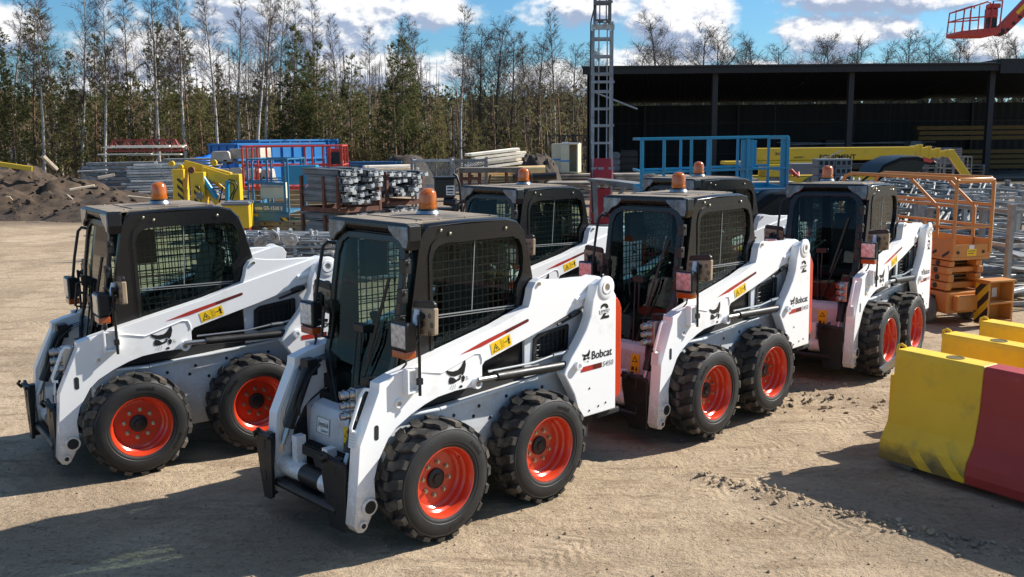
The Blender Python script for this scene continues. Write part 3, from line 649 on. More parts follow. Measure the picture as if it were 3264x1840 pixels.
    for (y0, y1, x) in ((.155, .405, .535), (-.565, -.385, .575)):
        mb = MB(); c = (y0+y1)/2
        mb.prism([(y0, .58), (y1, .55), (y1+.008, .50), (y1, .14), (y1-.03, .12), (y0+.075, .12), (y0+.03, .30), (y0, .46)], x-.012, x+.012, 'x')
        mb.box(x-.055, x-.012, c-.02, c+.05, .14, .56); mb.box(x+.0, x+.03, y0, y1, .535, .560)
        for z in (.46, .24): mb.box(x+.010, x+.016, c-.01, c+.025, z, z+.07)
        mb.build('coupler_plate', SATIN, qc, bev=.003, seg=1)
        mb = MB(); mb.tube([(x+.03, c-.08, .53), (x+.06, c-.02, .575), (x+.05, c+.02, .60)], .012, 6); mb.build('coupler_lever', SATIN, qc)
    for s in (1, -1):
        mb = MB(); mb.tube([(.30, s*.345, .99), (.47, s*.35, .60)], .038, 12); mb.box(.26, .34, s*.345-.045, s*.345+.045, .93, 1.04); cy = mb.build('tilt_cylinder', SATIN, R, bev=.006, smooth=40)
        mb = MB(); mb.tube([(.47, s*.35, .60), (.515, s*.35, .50)], .018, 10); mb.build('piston_rod', CHROME, cy, smooth=40)
        mb = MB(); mb.tube([(.24, s*.31, 1.0), (.33, s*.30, .93), (.40, s*.31, .80), (.41, s*.32, .68)], .014, 8); mb.tube([(.22, s*.33, 1.02), (.34, s*.31, .98), (.42, s*.32, .82), (.45, s*.33, .70)], .014, 8); mb.build('hydraulic_hose', SATIN, cy, smooth=40)
    return R

LOADERS = [   # x, y, heading, dz, pitch, roll (degrees), label
 ('front', -.904, 6.104, -136.2, -.008, -.36, -.33, 'white and black skid steer loader nearest the camera, in the middle foreground'),
 ('left', -3.161, 7.393, -144.32, -.002, .81, -.16, 'white and black skid steer loader at the far left, beside the dirt mound'),
 ('mid', 1.166, 8.023, -134.9, .010, .24, .52, 'white and black skid steer loader in full view between the foremost and rightmost ones'),
 ('right', 3.302, 9.936, -128.79, -.014, -1.36, .77, 'white and black skid steer loader at the right end beside the orange scissor lift'),
 ('back', -.213, 9.93, -137.27, -.003, -.45, -.23, 'skid steer loader whose cab shows behind the foremost loader, left of the red-wrapped mast'),
 ('rear', 1.853, 11.07, -145.61, .017, -.51, .61, 'skid steer loader hidden except its roof and beacon, before the large blue lift'),
]
random.seed(11)
proto = make_loader()
for i, (nm, x, y, th, dz, a, b, lab) in enumerate(LOADERS):
    o = proto if i == 0 else copy_tree(proto)
    o['label'] = lab; o['category'] = 'skid loader'; o['group'] = 'skid steer loaders parked in the yard'
    o.location = (x, y, dz-.45*rad(a)); o.rotation_euler = (rad(b), rad(a), rad(th))
    for ch in o.children:
        if ch.name.startswith('wheel'): ch.rotation_euler[1] = random.uniform(0, 6.28)
        if nm == 'right' and ch.name.startswith('beacon_base'): ch.location = (-.42, -.33, 0)
        if nm == 'front' and ch.name.startswith('boom_arm'):
            for d in ch.children:
                if d.name.startswith(('stripe_decal', 'warning_decal')): d.location = (.14, 0, -.022)

# ============================================================ ground
from mathutils import noise as MN
def sand_material():
    m = bpy.data.materials.new('sandy_yard'); m.use_nodes = True
    t = NT(m.node_tree); b = t.n['Principled BSDF']; b.inputs['Roughness'].default_value = .95; b.inputs['Specular IOR Level'].default_value = .15
    P = t.add('ShaderNodeTexCoord').outputs['Object']
    big = t.noise(P, .35, 5, .6); mid = t.noise(P, 2.2, 6, .65, .6); fine = t.noise(P, 18, 6, .7); grit = t.noise(P, 95, 3, .7)
    c = t.mix(t.smooth(big, .35, .68), SAND_A, SAND_B)
    c = t.mix(t.math('MULTIPLY', t.smooth(mid, .50, .72), .75), c, SAND_C)
    c = t.mix(t.math('MULTIPLY', t.smooth(fine, .52, .70), .55), c, SAND_D)
    c = t.mix(t.math('MULTIPLY', t.smooth(grit, .58, .74), .6), c, (.15, .11, .07))
    mp = t.add('ShaderNodeMapping'); mp.inputs['Rotation'].default_value = (0, 0, .62); mp.inputs['Scale'].default_value = (1.0, 5.0, 1); t.l.new(P, mp.inputs[0])
    streak = t.noise(mp.outputs[0], 1.1, 6, .68, .4)
    c = t.mix(t.math('MULTIPLY', t.smooth(streak, .48, .68), .75), c, (.245, .175, .112))
    patch = t.noise(P, .55, 4, .6, .8)
    c = t.mix(t.math('MULTIPLY', t.smooth(patch, .47, .62), .65), c, (.285, .212, .142))
    mp2 = t.add('ShaderNodeMapping'); mp2.inputs['Rotation'].default_value = (0, 0, -.25); mp2.inputs['Scale'].default_value = (1.0, 3.2, 1); t.l.new(P, mp2.inputs[0])
    crack = t.noise(mp2.outputs[0], 16, 5, .75, 1.4)
    c = t.mix(t.math('MULTIPLY', t.smooth(crack, .62, .72), .75), c, (.12, .085, .055))  # cracks darkened in the colour too, standing in for the shade inside them
    # damp, churned earth behind the loaders and along the barriers
    sx = t.add('ShaderNodeSeparateXYZ'); t.l.new(P, sx.inputs[0])
    X, Y = sx.outputs[0], sx.outputs[1]
    far = t.math('MULTIPLY', t.smooth(Y, 12.5, 16.0), t.smooth(X, -5.5, -2.5))
    c = t.mix(t.math('MULTIPLY', far, t.smooth(mid, .25, .5)), c, (.25, .185, .125))
    c = t.mix(t.smooth(t.math('ADD', Y, t.math('MULTIPLY', mid, 5)), 45, 51), c, (.070, .056, .032))
    c = t.mix(t.math('MULTIPLY', t.math('MULTIPLY', t.smooth(Y, 27.5, 29), t.math('SUBTRACT', 1.0, t.smooth(X, -8, -6))), .8), c, (.16, .12, .085))
    # wheel tracks: start point, heading, half width, length
    h = None
    TR = [(2.0, 8.0, 55, .13, 4), (1.2, 6.75, 38, .13, 3.2), (-.25, 5.0, 40, .14, 3.6), (1.0, 5.9, -8, .15, 2.6), (2.55, 8.6, 62, .2, 3), (3.0, 7.6, 75, .16, 2.4), (.2, 4.6, 15, .12, 1.6), (-8, 9.5, 16, .13, 9), (-9, 12.5, 8, .13, 9), (-7, 15.0, -6, .13, 6), (-10, 17.5, 4, .14, 9), (-3.5, 4.9, 30, .12, 3)]
    for x0, y0, a, hw, ln in TR:
        ca, sa = math.cos(rad(a)), math.sin(rad(a))
        dx_ = t.math('SUBTRACT', X, x0); dy_ = t.math('SUBTRACT', Y, y0)
        s = t.math('ADD', t.math('MULTIPLY', dx_, ca), t.math('MULTIPLY', dy_, sa))
        q = t.math('SUBTRACT', t.math('MULTIPLY', dy_, ca), t.math('MULTIPLY', dx_, sa))
        q = t.math('ADD', q, t.math('MULTIPLY', t.math('SUBTRACT', mid, .5), .18))
        aq = t.math('ABSOLUTE', q)
        wv = t.math('SINE', t.math('MULTIPLY', t.math('ADD', t.math('ADD', s, t.math('MULTIPLY', aq, .8)), t.math('MULTIPLY', fine, .09)), 2*PI/.085))
        msk = t.math('MULTIPLY', t.math('SUBTRACT', 1.0, t.smooth(aq, hw*.7, hw*1.15)), t.math('MULTIPLY', t.smooth(s, 0, .6), t.math('SUBTRACT', 1.0, t.smooth(s, ln*.7, ln))))
        msk = t.math('MULTIPLY', msk, t.smooth(t.noise(P, 1.3, 3, .5), .38, .62))
        z = t.math('MULTIPLY', wv, msk)
        h = z if h is None else t.math('ADD', h, z)
    pit = t.smooth(t.noise(P, 30, 5, .75, 1.2), .56, .70)
    hh = t.math('ADD', t.math('MULTIPLY', mid, 2.6), t.math('MULTIPLY', fine, 1.0))
    hh = t.math('ADD', hh, t.math('MULTIPLY', grit, .35)); hh = t.math('SUBTRACT', hh, t.math('MULTIPLY', pit, .7)); hh = t.math('SUBTRACT', hh, t.math('MULTIPLY', t.smooth(crack, .60, .72), .9)); hh = t.math('ADD', hh, t.math('MULTIPLY', h, .24))
    bn = t.add('ShaderNodeBump'); bn.inputs['Strength'].default_value = .85; bn.inputs['Distance'].default_value = .022
    t.l.new(hh, bn.inputs['Height']); t.l.new(bn.outputs[0], b.inputs['Normal'])
    t.l.new(c, b.inputs['Base Color'])
    return m
SAND_A, SAND_B, SAND_C, SAND_D = (.41, .312, .208), (.49, .378, .262), (.345, .25, .158), (.37, .272, .172)
def axis_lines(lo, hi, step, pre, post):
    n = int(round((hi-lo)/step)); return pre+[lo+i*step for i in range(n+1)]+post
gx = axis_lines(-7.2, 7.2, .075, [-1500, -400, -150, -60, -30, -18, -12, -9], [9, 12, 18, 30, 60, 150, 400, 1500])
gy = axis_lines(3.6, 13.2, .075, [-40, -10, 0, 2.4], [14.5, 17, 21, 26, 34, 45, 60, 90, 150, 400, 1500])
def ghz(x, y):
    f = max(0.0, min(1.0, (7.2-abs(x))/1.0, (y-3.6)/.8, (13.2-y)/1.2))
    if f <= 0: return 0.0
    v = .016*(MN.noise((x*1.6, y*1.6, 0))) + .010*MN.noise((x*5, y*5, 3)) + .006*MN.noise((x*11, y*11, 7))
    # spoil ridge scraped up along the front of the barriers
    d = abs((x-1.75)*.66+(y-6.35)*.75); s = (x-1.75)*.75-(y-6.35)*.66
    if -.6 < s < 3.2: v += .045*max(0, 1-d/.16)*(0.55+MN.noise((s*5, d*9, 1)))
    d2 = math.hypot((x-2.75)/.9, (y-8.75)/.45)
    if d2 < 1: v += .03*(1-d2)*math.sin((y+.35*x)*34)
    return f*(v-.006)
gm = MB()
gm.v = [(x, y, ghz(x, y)) for y in gy for x in gx]
nx = len(gx); gm.f = [(j*nx+i, j*nx+i+1, (j+1)*nx+i+1, (j+1)*nx+i) for j in range(len(gy)-1) for i in range(nx-1)]; gm.m = [0]*len(gm.f)
ground = gm.build('ground', sand_material(), smooth=180, flip=False); tag(ground, kind='structure')

# loose stones and clods, scattered by the thousand
rs = random.Random(21)
ST = mat('loose_stone', (.33, .25, .165), .9, bump=.3, bscale=60, var=.35, vscale=3)
sb = MB()
ico = [(0, 0, 1), (.89, 0, .45), (.28, .85, .45), (-.72, .53, .45), (-.72, -.53, .45), (.28, -.85, .45), (.72, .53, -.45), (-.28, .85, -.45), (-.89, 0, -.45), (-.28, -.85, -.45), (.72, -.53, -.45), (0, 0, -1)]
icf = [(0, 1, 2), (0, 2, 3), (0, 3, 4), (0, 4, 5), (0, 5, 1), (1, 6, 2), (2, 7, 3), (3, 8, 4), (4, 9, 5), (5, 10, 1), (6, 7, 2), (7, 8, 3), (8, 9, 4), (9, 10, 5), (10, 6, 1), (11, 7, 6), (11, 8, 7), (11, 9, 8), (11, 10, 9), (11, 6, 10)]
def stone(mb, x, y, z, r):
    e = Euler((rs.uniform(0, 6), rs.uniform(0, 6), rs.uniform(0, 6))).to_matrix(); s = (r*rs.uniform(.7, 1.4), r*rs.uniform(.6, 1.1), r*rs.uniform(.45, .8))
    mb.add([(x+q.x, y+q.y, z+q.z*.8) for q in [e @ Vector((a*s[0]*rs.uniform(.8, 1.2), b*s[1]*rs.uniform(.8, 1.2), c*s[2])) for a, b, c in ico]], icf)
for i in range(2600):
    y = 4.2+9*rs.random()**1.6; x = rs.uniform(-.62, .62)*y
    r = .004+.010*rs.random()**4
    stone(sb, x, y, ghz(x, y)+r*.3, r)
for i in range(1100):
    s = rs.uniform(-.5, 3.2); d = rs.gauss(0, .07); x = 1.75+.75*s+.66*d; y = 6.35-.66*s+.75*d
    r = .004+.024*rs.random()**6
    stone(sb, x, y, ghz(x, y)+r*.3, r)
for i in range(160):
    x = 2.75+rs.gauss(0, .45); y = 8.75+rs.gauss(0, .25); r = .008+.025*rs.random()**3; stone(sb, x, y, ghz(x, y)+r*.3, r)
tag(sb.build('gravel', ST, flip=False), 'loose stones and clods scattered over the sandy yard', 'gravel', kind='stuff')

# ============================================================ earth heaps
EARTH = mat('dark_earth', (.058, .037, .022), .95, bump=.8, bscale=9, var=.4, vscale=2.2, dirt=(.092, .064, .042), dscale=4, dlo=.5, dhi=.8)
def heap(name, label, cat, peaks, x0, x1, y0, y1, m, step=.13, rough=.26, seed=0):
    mb = MB(); nx_ = int((x1-x0)/step)+1; ny_ = int((y1-y0)/step)+1
    def hgt(x, y):
        z = max([h*(max(0, 1-math.hypot((x-px)/rx, (y-py)/ry))**.85 if m is EARTH else min(1, 2.0*max(0, 1-math.hypot((x-px)/rx, (y-py)/ry)))**.7) for px, py, h, rx, ry in peaks])
        if z > 0: z += min(1, z*2)*rough*(MN.noise((x*.9+seed, y*.9, 0))+.6*MN.noise((x*2.3, y*2.3, seed))+.40*MN.noise((x*5.5, y*5.5, seed))+.28*MN.noise((x*13, y*13, seed)))
        return z-.03
    mb.v = [(x0+i*step, y0+j*step, hgt(x0+i*step, y0+j*step)) for j in range(ny_) for i in range(nx_)]
    mb.f = [(j*nx_+i, j*nx_+i+1, (j+1)*nx_+i+1, (j+1)*nx_+i) for j in range(ny_-1) for i in range(nx_-1)
            if max(mb.v[q][2] for q in (j*nx_+i, j*nx_+i+1, (j+1)*nx_+i+1, (j+1)*nx_+i)) > -.02]
    mb.m = [0]*len(mb.f)
    if m is EARTH:
        for i in range(int((x1-x0)*(y1-y0)*7)):
            x, y = rs.uniform(x0+.5, x1-.5), rs.uniform(y0, (y0+y1)/2+1); z = hgt(x, y); r = .025+.09*rs.random()**4
            if z > -.02: mb.m += [0]*0; stone(mb, x, y, z+r*.2, r)
    return tag(mb.build(name, m, smooth=50, flip=False), label, cat)
heap('dirt_mound', 'big mound of dark earth along the left edge of the yard', 'earth mound', [(-19.8, 35, 1.85, 4.5, 6), (-17.4, 34.5, 1.6, 2.3, 4.5), (-15.7, 34, 1.2, 2.2, 4.2), (-22.5, 36, 1.8, 4, 5)], -28, -11.5, 29.5, 41, EARTH, seed=1)
heap('dirt_mound', 'lower heap of dark earth between the big mound and the yellow trailer lift', 'earth mound', [(-13.3, 32.3, .85, 2.3, 3.2), (-11.7, 32, .55, 1.9, 2.6)], -15.8, -9.0, 28.8, 36, EARTH, seed=5, rough=.16)

# ============================================================ the dark open-fronted shed
SHEDM = mat('dark_sheet_metal', (.016, .0165, .017), .6, bump=.03, bscale=3)
SHEDB = mat('dark_wall_sheet', (.012, .0124, .013), .75, var=.1, vscale=.6)
COLM = mat('dark_column_steel', (.026, .026, .026), .6)
CONC = mat('shed_slab_concrete', (.20, .185, .165), .9, var=.15, vscale=.8)
shed = thing('open_shed', 'long dark open-fronted storage shed across the back of the yard', 'shed', (4.2, 52, 0))
def shp(name, mb, m, **kw):
    o = mb.build(name, m, **kw); o.parent = shed; o.matrix_parent_inverse = Matrix.Translation((-4.2, -52, 0)); return o
def roof(x0, x1, zf, zb, yb=62.2):
    mb = MB(); n = int((x1-x0)/.16); vs = []
    for i in range(n+1):
        x = x0+i*.16; d = .035 if (i//1) % 2 else 0
        vs += [(x, 51.6, zf+d), (max(x, 6.25+(x-3.9)*.892), yb, zb+d)]
    mb.add(vs, [(2*i, 2*i+1, 2*i+3, 2*i+2) for i in range(n)])
    return mb
r_ = shp('roof', roof(3.9, 26.0, 6.02, 4.50), SHEDM, flip=False)
shp('roof', roof(25.9, 40.0, 6.22, 4.62), SHEDM, flip=False)
mb = MB(); mb.box(3.85, 25.92, 51.5, 51.66, 5.70, 6.10); mb.box(3.80, 25.95, 51.42, 51.52, 6.02, 6.13); mb.box(25.92, 40, 51.4, 51.62, 5.55, 6.32); mb.box(25.92, 26.1, 51.62, 58, 5.9, 6.3); shp('fascia', mb, SHEDM, bev=.01, seg=1)
for x in (4.32, 11.0, 18.3, 25.85, 33.4):
    mb = MB(); mb.box(x-.14, x+.14, 52.0, 52.04, 0, 5.72); mb.box(x-.14, x+.14, 52.26, 52.30, 0, 5.72); mb.box(x-.02, x+.02, 52.04, 52.26, 0, 5.72); mb.box(x-.25, x+.25, 51.9, 52.4, 0, .06)
    shp('column', mb, COLM)
for x0, x1 in ((6.5, 40),):
    mb = MB(); n = int((x1-x0)/.25); vs = []
    for i in range(n+1):
        d = .04 if i % 2 else 0
        vs += [(x0+i*.25, 62+d, 0), (x0+i*.25, 62+d, 4.36)]
    mb.add(vs, [(2*i, 2*i+2, 2*i+3, 2*i+1) for i in range(n)]); shp('back_wall', mb, SHEDB, flip=False)
mb = MB()
for z in (1.2, 3.2): mb.box(6.6, 40, 61.86, 61.98, z, z+.08)
for x in (8.6, 14.6, 22, 29.6): mb.box(x-.08, x+.08, 61.8, 61.98, 0, 4.3)
shp('wall_rail', mb, SHEDM)
mb = MB(); mb.add([(4.12, 52, 0), (6.42, 62.1, 0), (6.42, 62.1, 4.42), (4.12, 52, 5.95), (4.24, 52, 0), (6.54, 62.1, 0), (6.54, 62.1, 4.42), (4.24, 52, 5.95)], [(0, 1, 2, 3), (4, 7, 6, 5), (0, 4, 5, 1), (1, 5, 6, 2), (2, 6, 7, 3), (3, 7, 4, 0)]); shp('side_wall', mb, SHEDB)
mb = MB(); mb.prism([(4.2, 51.8), (40, 51.8), (40, 62.1), (6.5, 62.1)], -.05, .03, 'z'); shp('floor_slab', mb, CONC)
mb = MB(); mb.tube([(15.9, 52.6, 5.2), (15.9, 58, 4.6), (15.9, 58, 1.5)], .03, 6); shp('downpipe', mb, COLM); mb = MB(); mb.tube([(23.6, 52.6, 5.2), (23.6, 60, 4.4), (23.6, 60, .8)], .03, 6); shp('downpipe', mb, COLM)
mb = MB(); mb.tube([(4.6, 52.4, 4.8), (6.9, 52.5, 3.9)], .05, 6); shp('brace', mb, mat('pale_brace', (.5, .5, .5), .5))

# ============================================================ trees
def bark(name, a, b, sc, lo, hi):
    m = bpy.data.materials.new(name); m.use_nodes = True; t = NT(m.node_tree); bs = t.n['Principled BSDF']; bs.inputs['Roughness'].default_value = .9
    tc = t.add('ShaderNodeTexCoord').outputs['Object']; mp = t.add('ShaderNodeMapping'); mp.inputs['Scale'].default_value = (2.0, 2.0, sc); t.l.new(tc, mp.inputs[0])
    t.l.new(t.mix(t.smooth(t.noise(mp.outputs[0], 1.6, 5, .7), lo, hi), a, b), bs.inputs['Base Color']); return m
BIRCH = bark('birch_bark', (.46, .41, .35), (.09, .075, .065), 2.2, .52, .62)
PINEB = bark('pine_bark', (.26, .15, .09), (.12, .085, .06), 1.0, .4, .7)
TWIG = mat('birch_twig', (.085, .058, .050), .9)
TWIGB = mat('bare_twig', (.105, .082, .062), .9)
def leafmat(name, a, b, sc=.9):
    m = bpy.data.materials.new(name); m.use_nodes = True; t = NT(m.node_tree); bs = t.n['Principled BSDF']; bs.inputs['Roughness'].default_value = .75; bs.inputs['Specular IOR Level'].default_value = .2
    oi = t.add('ShaderNodeObjectInfo').outputs['Random']
    tc = t.add('ShaderNodeTexCoord').outputs['Object']
    f = t.math('ADD', t.noise(tc, sc, 4, .7), t.math('MULTIPLY', t.math('SUBTRACT', oi, .5), .25))
    t.l.new(t.mix(t.smooth(f, .3, .7), a, b), bs.inputs['Base Color'])
    tl = t.add('ShaderNodeBsdfTranslucent'); mx = t.add('ShaderNodeMixShader'); mx.inputs[0].default_value = .45
    t.l.new(bs.inputs['Base Color'].links[0].from_socket, tl.inputs[0]); t.l.new(bs.outputs[0], mx.inputs[1]); t.l.new(tl.outputs[0], mx.inputs[2])
    t.l.new(mx.outputs[0], t.n['Material Output'].inputs[0])
    return m
NEEDLE = leafmat('pine_needles', (.070, .084, .030), (.175, .180, .072))
NEEDLE2 = leafmat('young_pine_needles', (.120, .122, .040), (.255, .235, .092))
def vrand(r, s=1): return Vector((r.uniform(-s, s), r.uniform(-s, s), r.uniform(-s, s)))
def limb(mb, p, d, L, r, rnd, n=4, grav=0.0, wob=.12, sides=4):
    pts = [p.copy()]; d = d.normalized()
    for i in range(n):
        d = (d+vrand(rnd, wob)+Vector((0, 0, grav))).normalized(); p = p+d*(L/n); pts.append(p.copy())
    mb.tube(pts, r, sides, 0, False, r*.35); return pts, d
def make_birch(seed, H=14.0, kind='birch'):
    rnd = random.Random(seed); tr = MB(); cr_ = MB()
    p = Vector((0, 0, -.1)); d = Vector((rnd.uniform(-.04, .04), rnd.uniform(-.03, .03), 1)); pts = [p.copy()]; n = 12
    for i in range(n):
        d = (d+vrand(rnd, .035)).normalized(); d.z = max(d.z, .9); p = p+d*(H/n); pts.append(p.copy())
    tr.tube(pts, .125, 8, 0, False, .012)
    lo = rnd.uniform(.28, .45) if kind == 'birch' else .10
    for i in range(46 if kind == 'birch' else 40):
        t = lo+(.97-lo)*(i/46 if kind == 'birch' else i/40); k_ = t*n; j = int(k_); q = pts[j].lerp(pts[min(j+1, n)], k_-j)
        a = rnd.uniform(0, 2*PI); up = rnd.uniform(.75, 1.5) if kind == 'birch' else rnd.uniform(.9, 1.9)
        L = ((1-t)*2.6+.5)*rnd.uniform(.6, 1.15)*(1.0 if kind == 'birch' else 1.35)
        if t < .4: L *= .55
        bp, bd = limb(cr_, q, Vector((math.cos(a), math.sin(a), up)), L, .010+.018*(1-t), rnd, 4, .02)
        for b in range(11):
            f = .25+.75*rnd.random(); kk = f*4; jj = min(int(kk), 3); s = bp[jj].lerp(bp[jj+1], kk-jj)
            a2 = rnd.uniform(0, 2*PI)
            sp_, sd = limb(cr_, s, bd+Vector((math.cos(a2), math.sin(a2), rnd.uniform(-.1, .8)))*.9, L*rnd.uniform(.25, .6), .0065, rnd, 3, -.02, .2, 3)
            for c_ in range(6):
                s2 = sp_[rnd.randint(1, 3)]
                limb(cr_, s2, sd+vrand(rnd, .8), L*rnd.uniform(.14, .34), .0068, rnd, 2, -.12, .2, 3)
    return tr, cr_
def tuft(mb, p, d, L, rnd, n=8, w=.045):
    for i in range(n):
        q = (d*1.1+vrand(rnd, .85)).normalized(); s = q.cross(vrand(rnd)).normalized()*w*.5; l = L*rnd.uniform(.7, 1.2)
        mb.add([p-s*.6, p+s*.6, p+q*l*.7+s, p+q*l, p+q*l*.7-s], [(0, 1, 2, 3, 4)])
def make_pine(seed, H=12.0, wide=1.0, base=.25, spruce=False, dens=1.0):
    rnd = random.Random(seed); tr = MB(); cr_ = MB()
    pts = [Vector((0, 0, -.1))]; d = Vector((rnd.uniform(-.02, .02), 0, 1))
    for i in range(10): d = (d+vrand(rnd, .02)).normalized(); pts.append(pts[-1]+d*(H/10))
    tr.tube(pts, .12, 8, 0, False, .015)
    t = base
    while t < .985:
        kk = t*10; j = int(kk); q = pts[j].lerp(pts[min(j+1, 10)], kk-j)
        cw = wide*(1.75*(1-t)**.75+.18)*(1 if t > base+.12 else .6+.4*(t-base)/.12)
        for b in range(rnd.randint(4, 6)):
            a = rnd.uniform(0, 2*PI); L = cw*rnd.uniform(.65, 1.15)
            up = rnd.uniform(.15, .5) if not spruce else rnd.uniform(-.1, .25)
            bp, bd = limb(tr, q+Vector((0, 0, rnd.uniform(-.15, .15))), Vector((math.cos(a), math.sin(a), up)), L, .018, rnd, 4, .11 if not spruce else .03, .1, 3)
            m_ = max(3, int(L*6.5*dens))
            for c_ in range(m_):
                f = .28+.72*(c_+rnd.random())/m_; kk2 = min(f*4, 3.99); jj = int(kk2); s = bp[jj].lerp(bp[jj+1], kk2-jj)
                dd = (bp[jj+1]-bp[jj]).normalized()
                off = vrand(rnd, .22*min(1, L)); tuft(cr_, s+off, (dd+off*2+Vector((0, 0, .35 if not spruce else .05))).normalized(), .26, rnd, 7)
        t += (.036 if spruce else .046)*rnd.uniform(.8, 1.2)
    for i in range(6): tuft(cr_, pts[-1]+vrand(rnd, .06)-Vector((0, 0, .08*i)), Vector((0, 0, 1)), .3, rnd, 6)
    return tr, cr_
def proto_tree(name, mbs, mats_):
    r = thing(name, 'x', 'tree'); mbs[0].build('trunk', mats_[0], r, smooth=60, flip=False); mbs[1].build('crown', mats_[1], r, flip=False); return r
BV = [proto_tree('birch_tree', make_birch(s), (BIRCH, TWIG)) for s in (1, 2, 3, 4, 5, 6, 7)]
AV = [proto_tree('bare_tree', make_birch(s, 9.0, 'alder'), (TWIGB, TWIGB)) for s in (11, 12, 13, 14, 15)]
PV = [proto_tree('pine_tree', make_pine(s, 12, 1.5, .34, False, 1.1), (PINEB, NEEDLE)) for s in (21, 22, 23)]
YV = [proto_tree('young_pine', make_pine(s, 9, 1.25, .10, False, .8), (PINEB, NEEDLE2)) for s in (31, 32)]
SV = [proto_tree('spruce_tree', make_pine(s, 11, 1.25, .14, True, 1.3), (PINEB, NEEDLE)) for s in (41,)]
trnd = random.Random(77); _used = set()
def plant(var, H0, xb, xt, yt, Y, k=None, group=None, label=None, wide=1.0):
    if var is BV: Y = Y-4 if Y < 66 else Y
    src = var[trnd.randrange(len(var)) if k is None else k]
    o = src if src.name not in _used else copy_tree(src)
    _used.add(src.name)
    b = D(xb, 430, Y); tp = D(xt, yt, Y); h = max(2.0, tp.z)
    o.location = (b.x, Y, 0); s = h/H0; o.scale = (s*wide, s*wide, s)
    o.rotation_euler = (0, math.atan2(tp.x-b.x, h), 0); o.rotation_euler.rotate_axis('Z', trnd.uniform(0, 6.28))
    o['label'] = label; o['category'] = 'tree'
    if group: o['group'] = group
    TREES.append((xb, o)); return o
TREES = []
ORD = 'first second third fourth fifth sixth seventh eighth ninth tenth eleventh twelfth thirteenth fourteenth fifteenth sixteenth seventeenth eighteenth'.split()
def row(var, H0, spec, what, group, wide=1.0):
    spec = sorted(spec)
    for zone, (z0, z1) in ZONES.items():
        sub = [s for s in spec if z0 <= s[0] < z1]
        for i, (xb, xt, yt, Y) in enumerate(sub):
            lab = f'{what} {zone}' if len(sub) == 1 else f'{ORD[i]} {what} from the left {zone}'
            plant(var, H0, xb, xt, yt, Y, None, group, lab, wide)
ZONES = {'above the dirt mound': (-200, 270), 'above the red girder and plank pile': (270, 520), 'above the blue skip': (520, 810), 'between blue skip and white timber': (810, 1150), 'above the white timber, left of the mast': (1150, 1480), 'over the left half of the shed roof': (1480, 2000), 'over the right half of the shed roof': (2000, 2800)}
row(BV, 14.0, [(110, 95, -60, 60), (205, 182, -80, 62), (262, 232, -60, 61), (325, 312, -50, 64), (402, 385, -90, 60), (420, 430, -10, 66), (468, 440, -70, 62), (552, 515, -60, 60), (600, 578, -30, 63), (645, 620, -80, 61), (668, 655, -60, 63), (705, 690, -40, 66), (740, 728, -20, 68), (795, 790, -10, 70), (858, 852, 30, 66), (930, 925, 60, 72), (985, 1000, 40, 74), (1085, 1075, 25, 66), (1160, 1152, 5, 62), (1395, 1405, 15, 68), (1325, 1335, 70, 72), (30, 15, -30, 66), (155, 150, -20, 70), (1000, 1020, 50, 76)], 'bare white-trunked birch', 'bare birches along the edge of the wood', 1.0)
row(AV, 9.0, [(1205, 1195, 75, 66), (1245, 1240, 55, 67), (1280, 1292, 90, 66), (1350, 1345, 95, 70), (1440, 1450, 120, 72), (1520, 1515, 120, 78), (1605, 1602, 118, 78), (1660, 1660, 45, 76), (1690, 1700, 120, 80), (1760, 1755, 70, 76), (1800, 1815, 80, 78), (1855, 1860, 120, 80), (1905, 1905, 95, 78), (1960, 1975, 115, 80), (2040, 2060, 98, 78), (2090, 2095, 95, 80), (2130, 2150, 100, 78), (2270, 2280, 85, 76), (2330, 2340, 95, 78), (2400, 2400, 90, 78), (2450, 2440, 115, 80), (2520, 2530, 95, 78), (2570, 2575, 90, 80), (2215, 2210, 120, 82)], 'bare leafless tree', 'bare trees behind the yard', 1.15)
row(PV, 12.0, [(88, 75, 22, 58), (15, 5, 95, 57), (240, 238, 85, 62), (390, 383, 52, 59), (478, 470, 65, 62), (800, 795, 105, 61), (885, 880, 135, 60), (1040, 1035, 140, 64), (290, 285, 120, 66), (165, 172, 130, 64), (545, 560, 160, 68), (640, 650, 150, 70), (1000, 990, 110, 58)], 'dark green pine', 'pines along the edge of the wood', 1.0)
row(SV, 11.0, [(738, 738, 62, 60), (1012, 1016, 92, 59), (772, 775, 130, 64), (-20, -10, 60, 56)], 'dense dark evergreen', 'dense evergreens at the edge of the wood', .95)
row(YV, 9.0, [(35, 40, 215, 56), (130, 130, 190, 57), (190, 195, 225, 58), (275, 270, 210, 59), (335, 340, 180, 60), (430, 435, 200, 61), (510, 505, 215, 60), (575, 580, 240, 62), (690, 690, 215, 62), (760, 770, 190, 61), (840, 835, 200, 60), (925, 920, 230, 62), (975, 980, 205, 60), (1060, 1055, 210, 60), (1095, 1100, 260, 60), (1200, 1205, 300, 62), (1290, 1290, 310, 63)], 'olive-green young pine', 'young pines under the birches', 1.15)
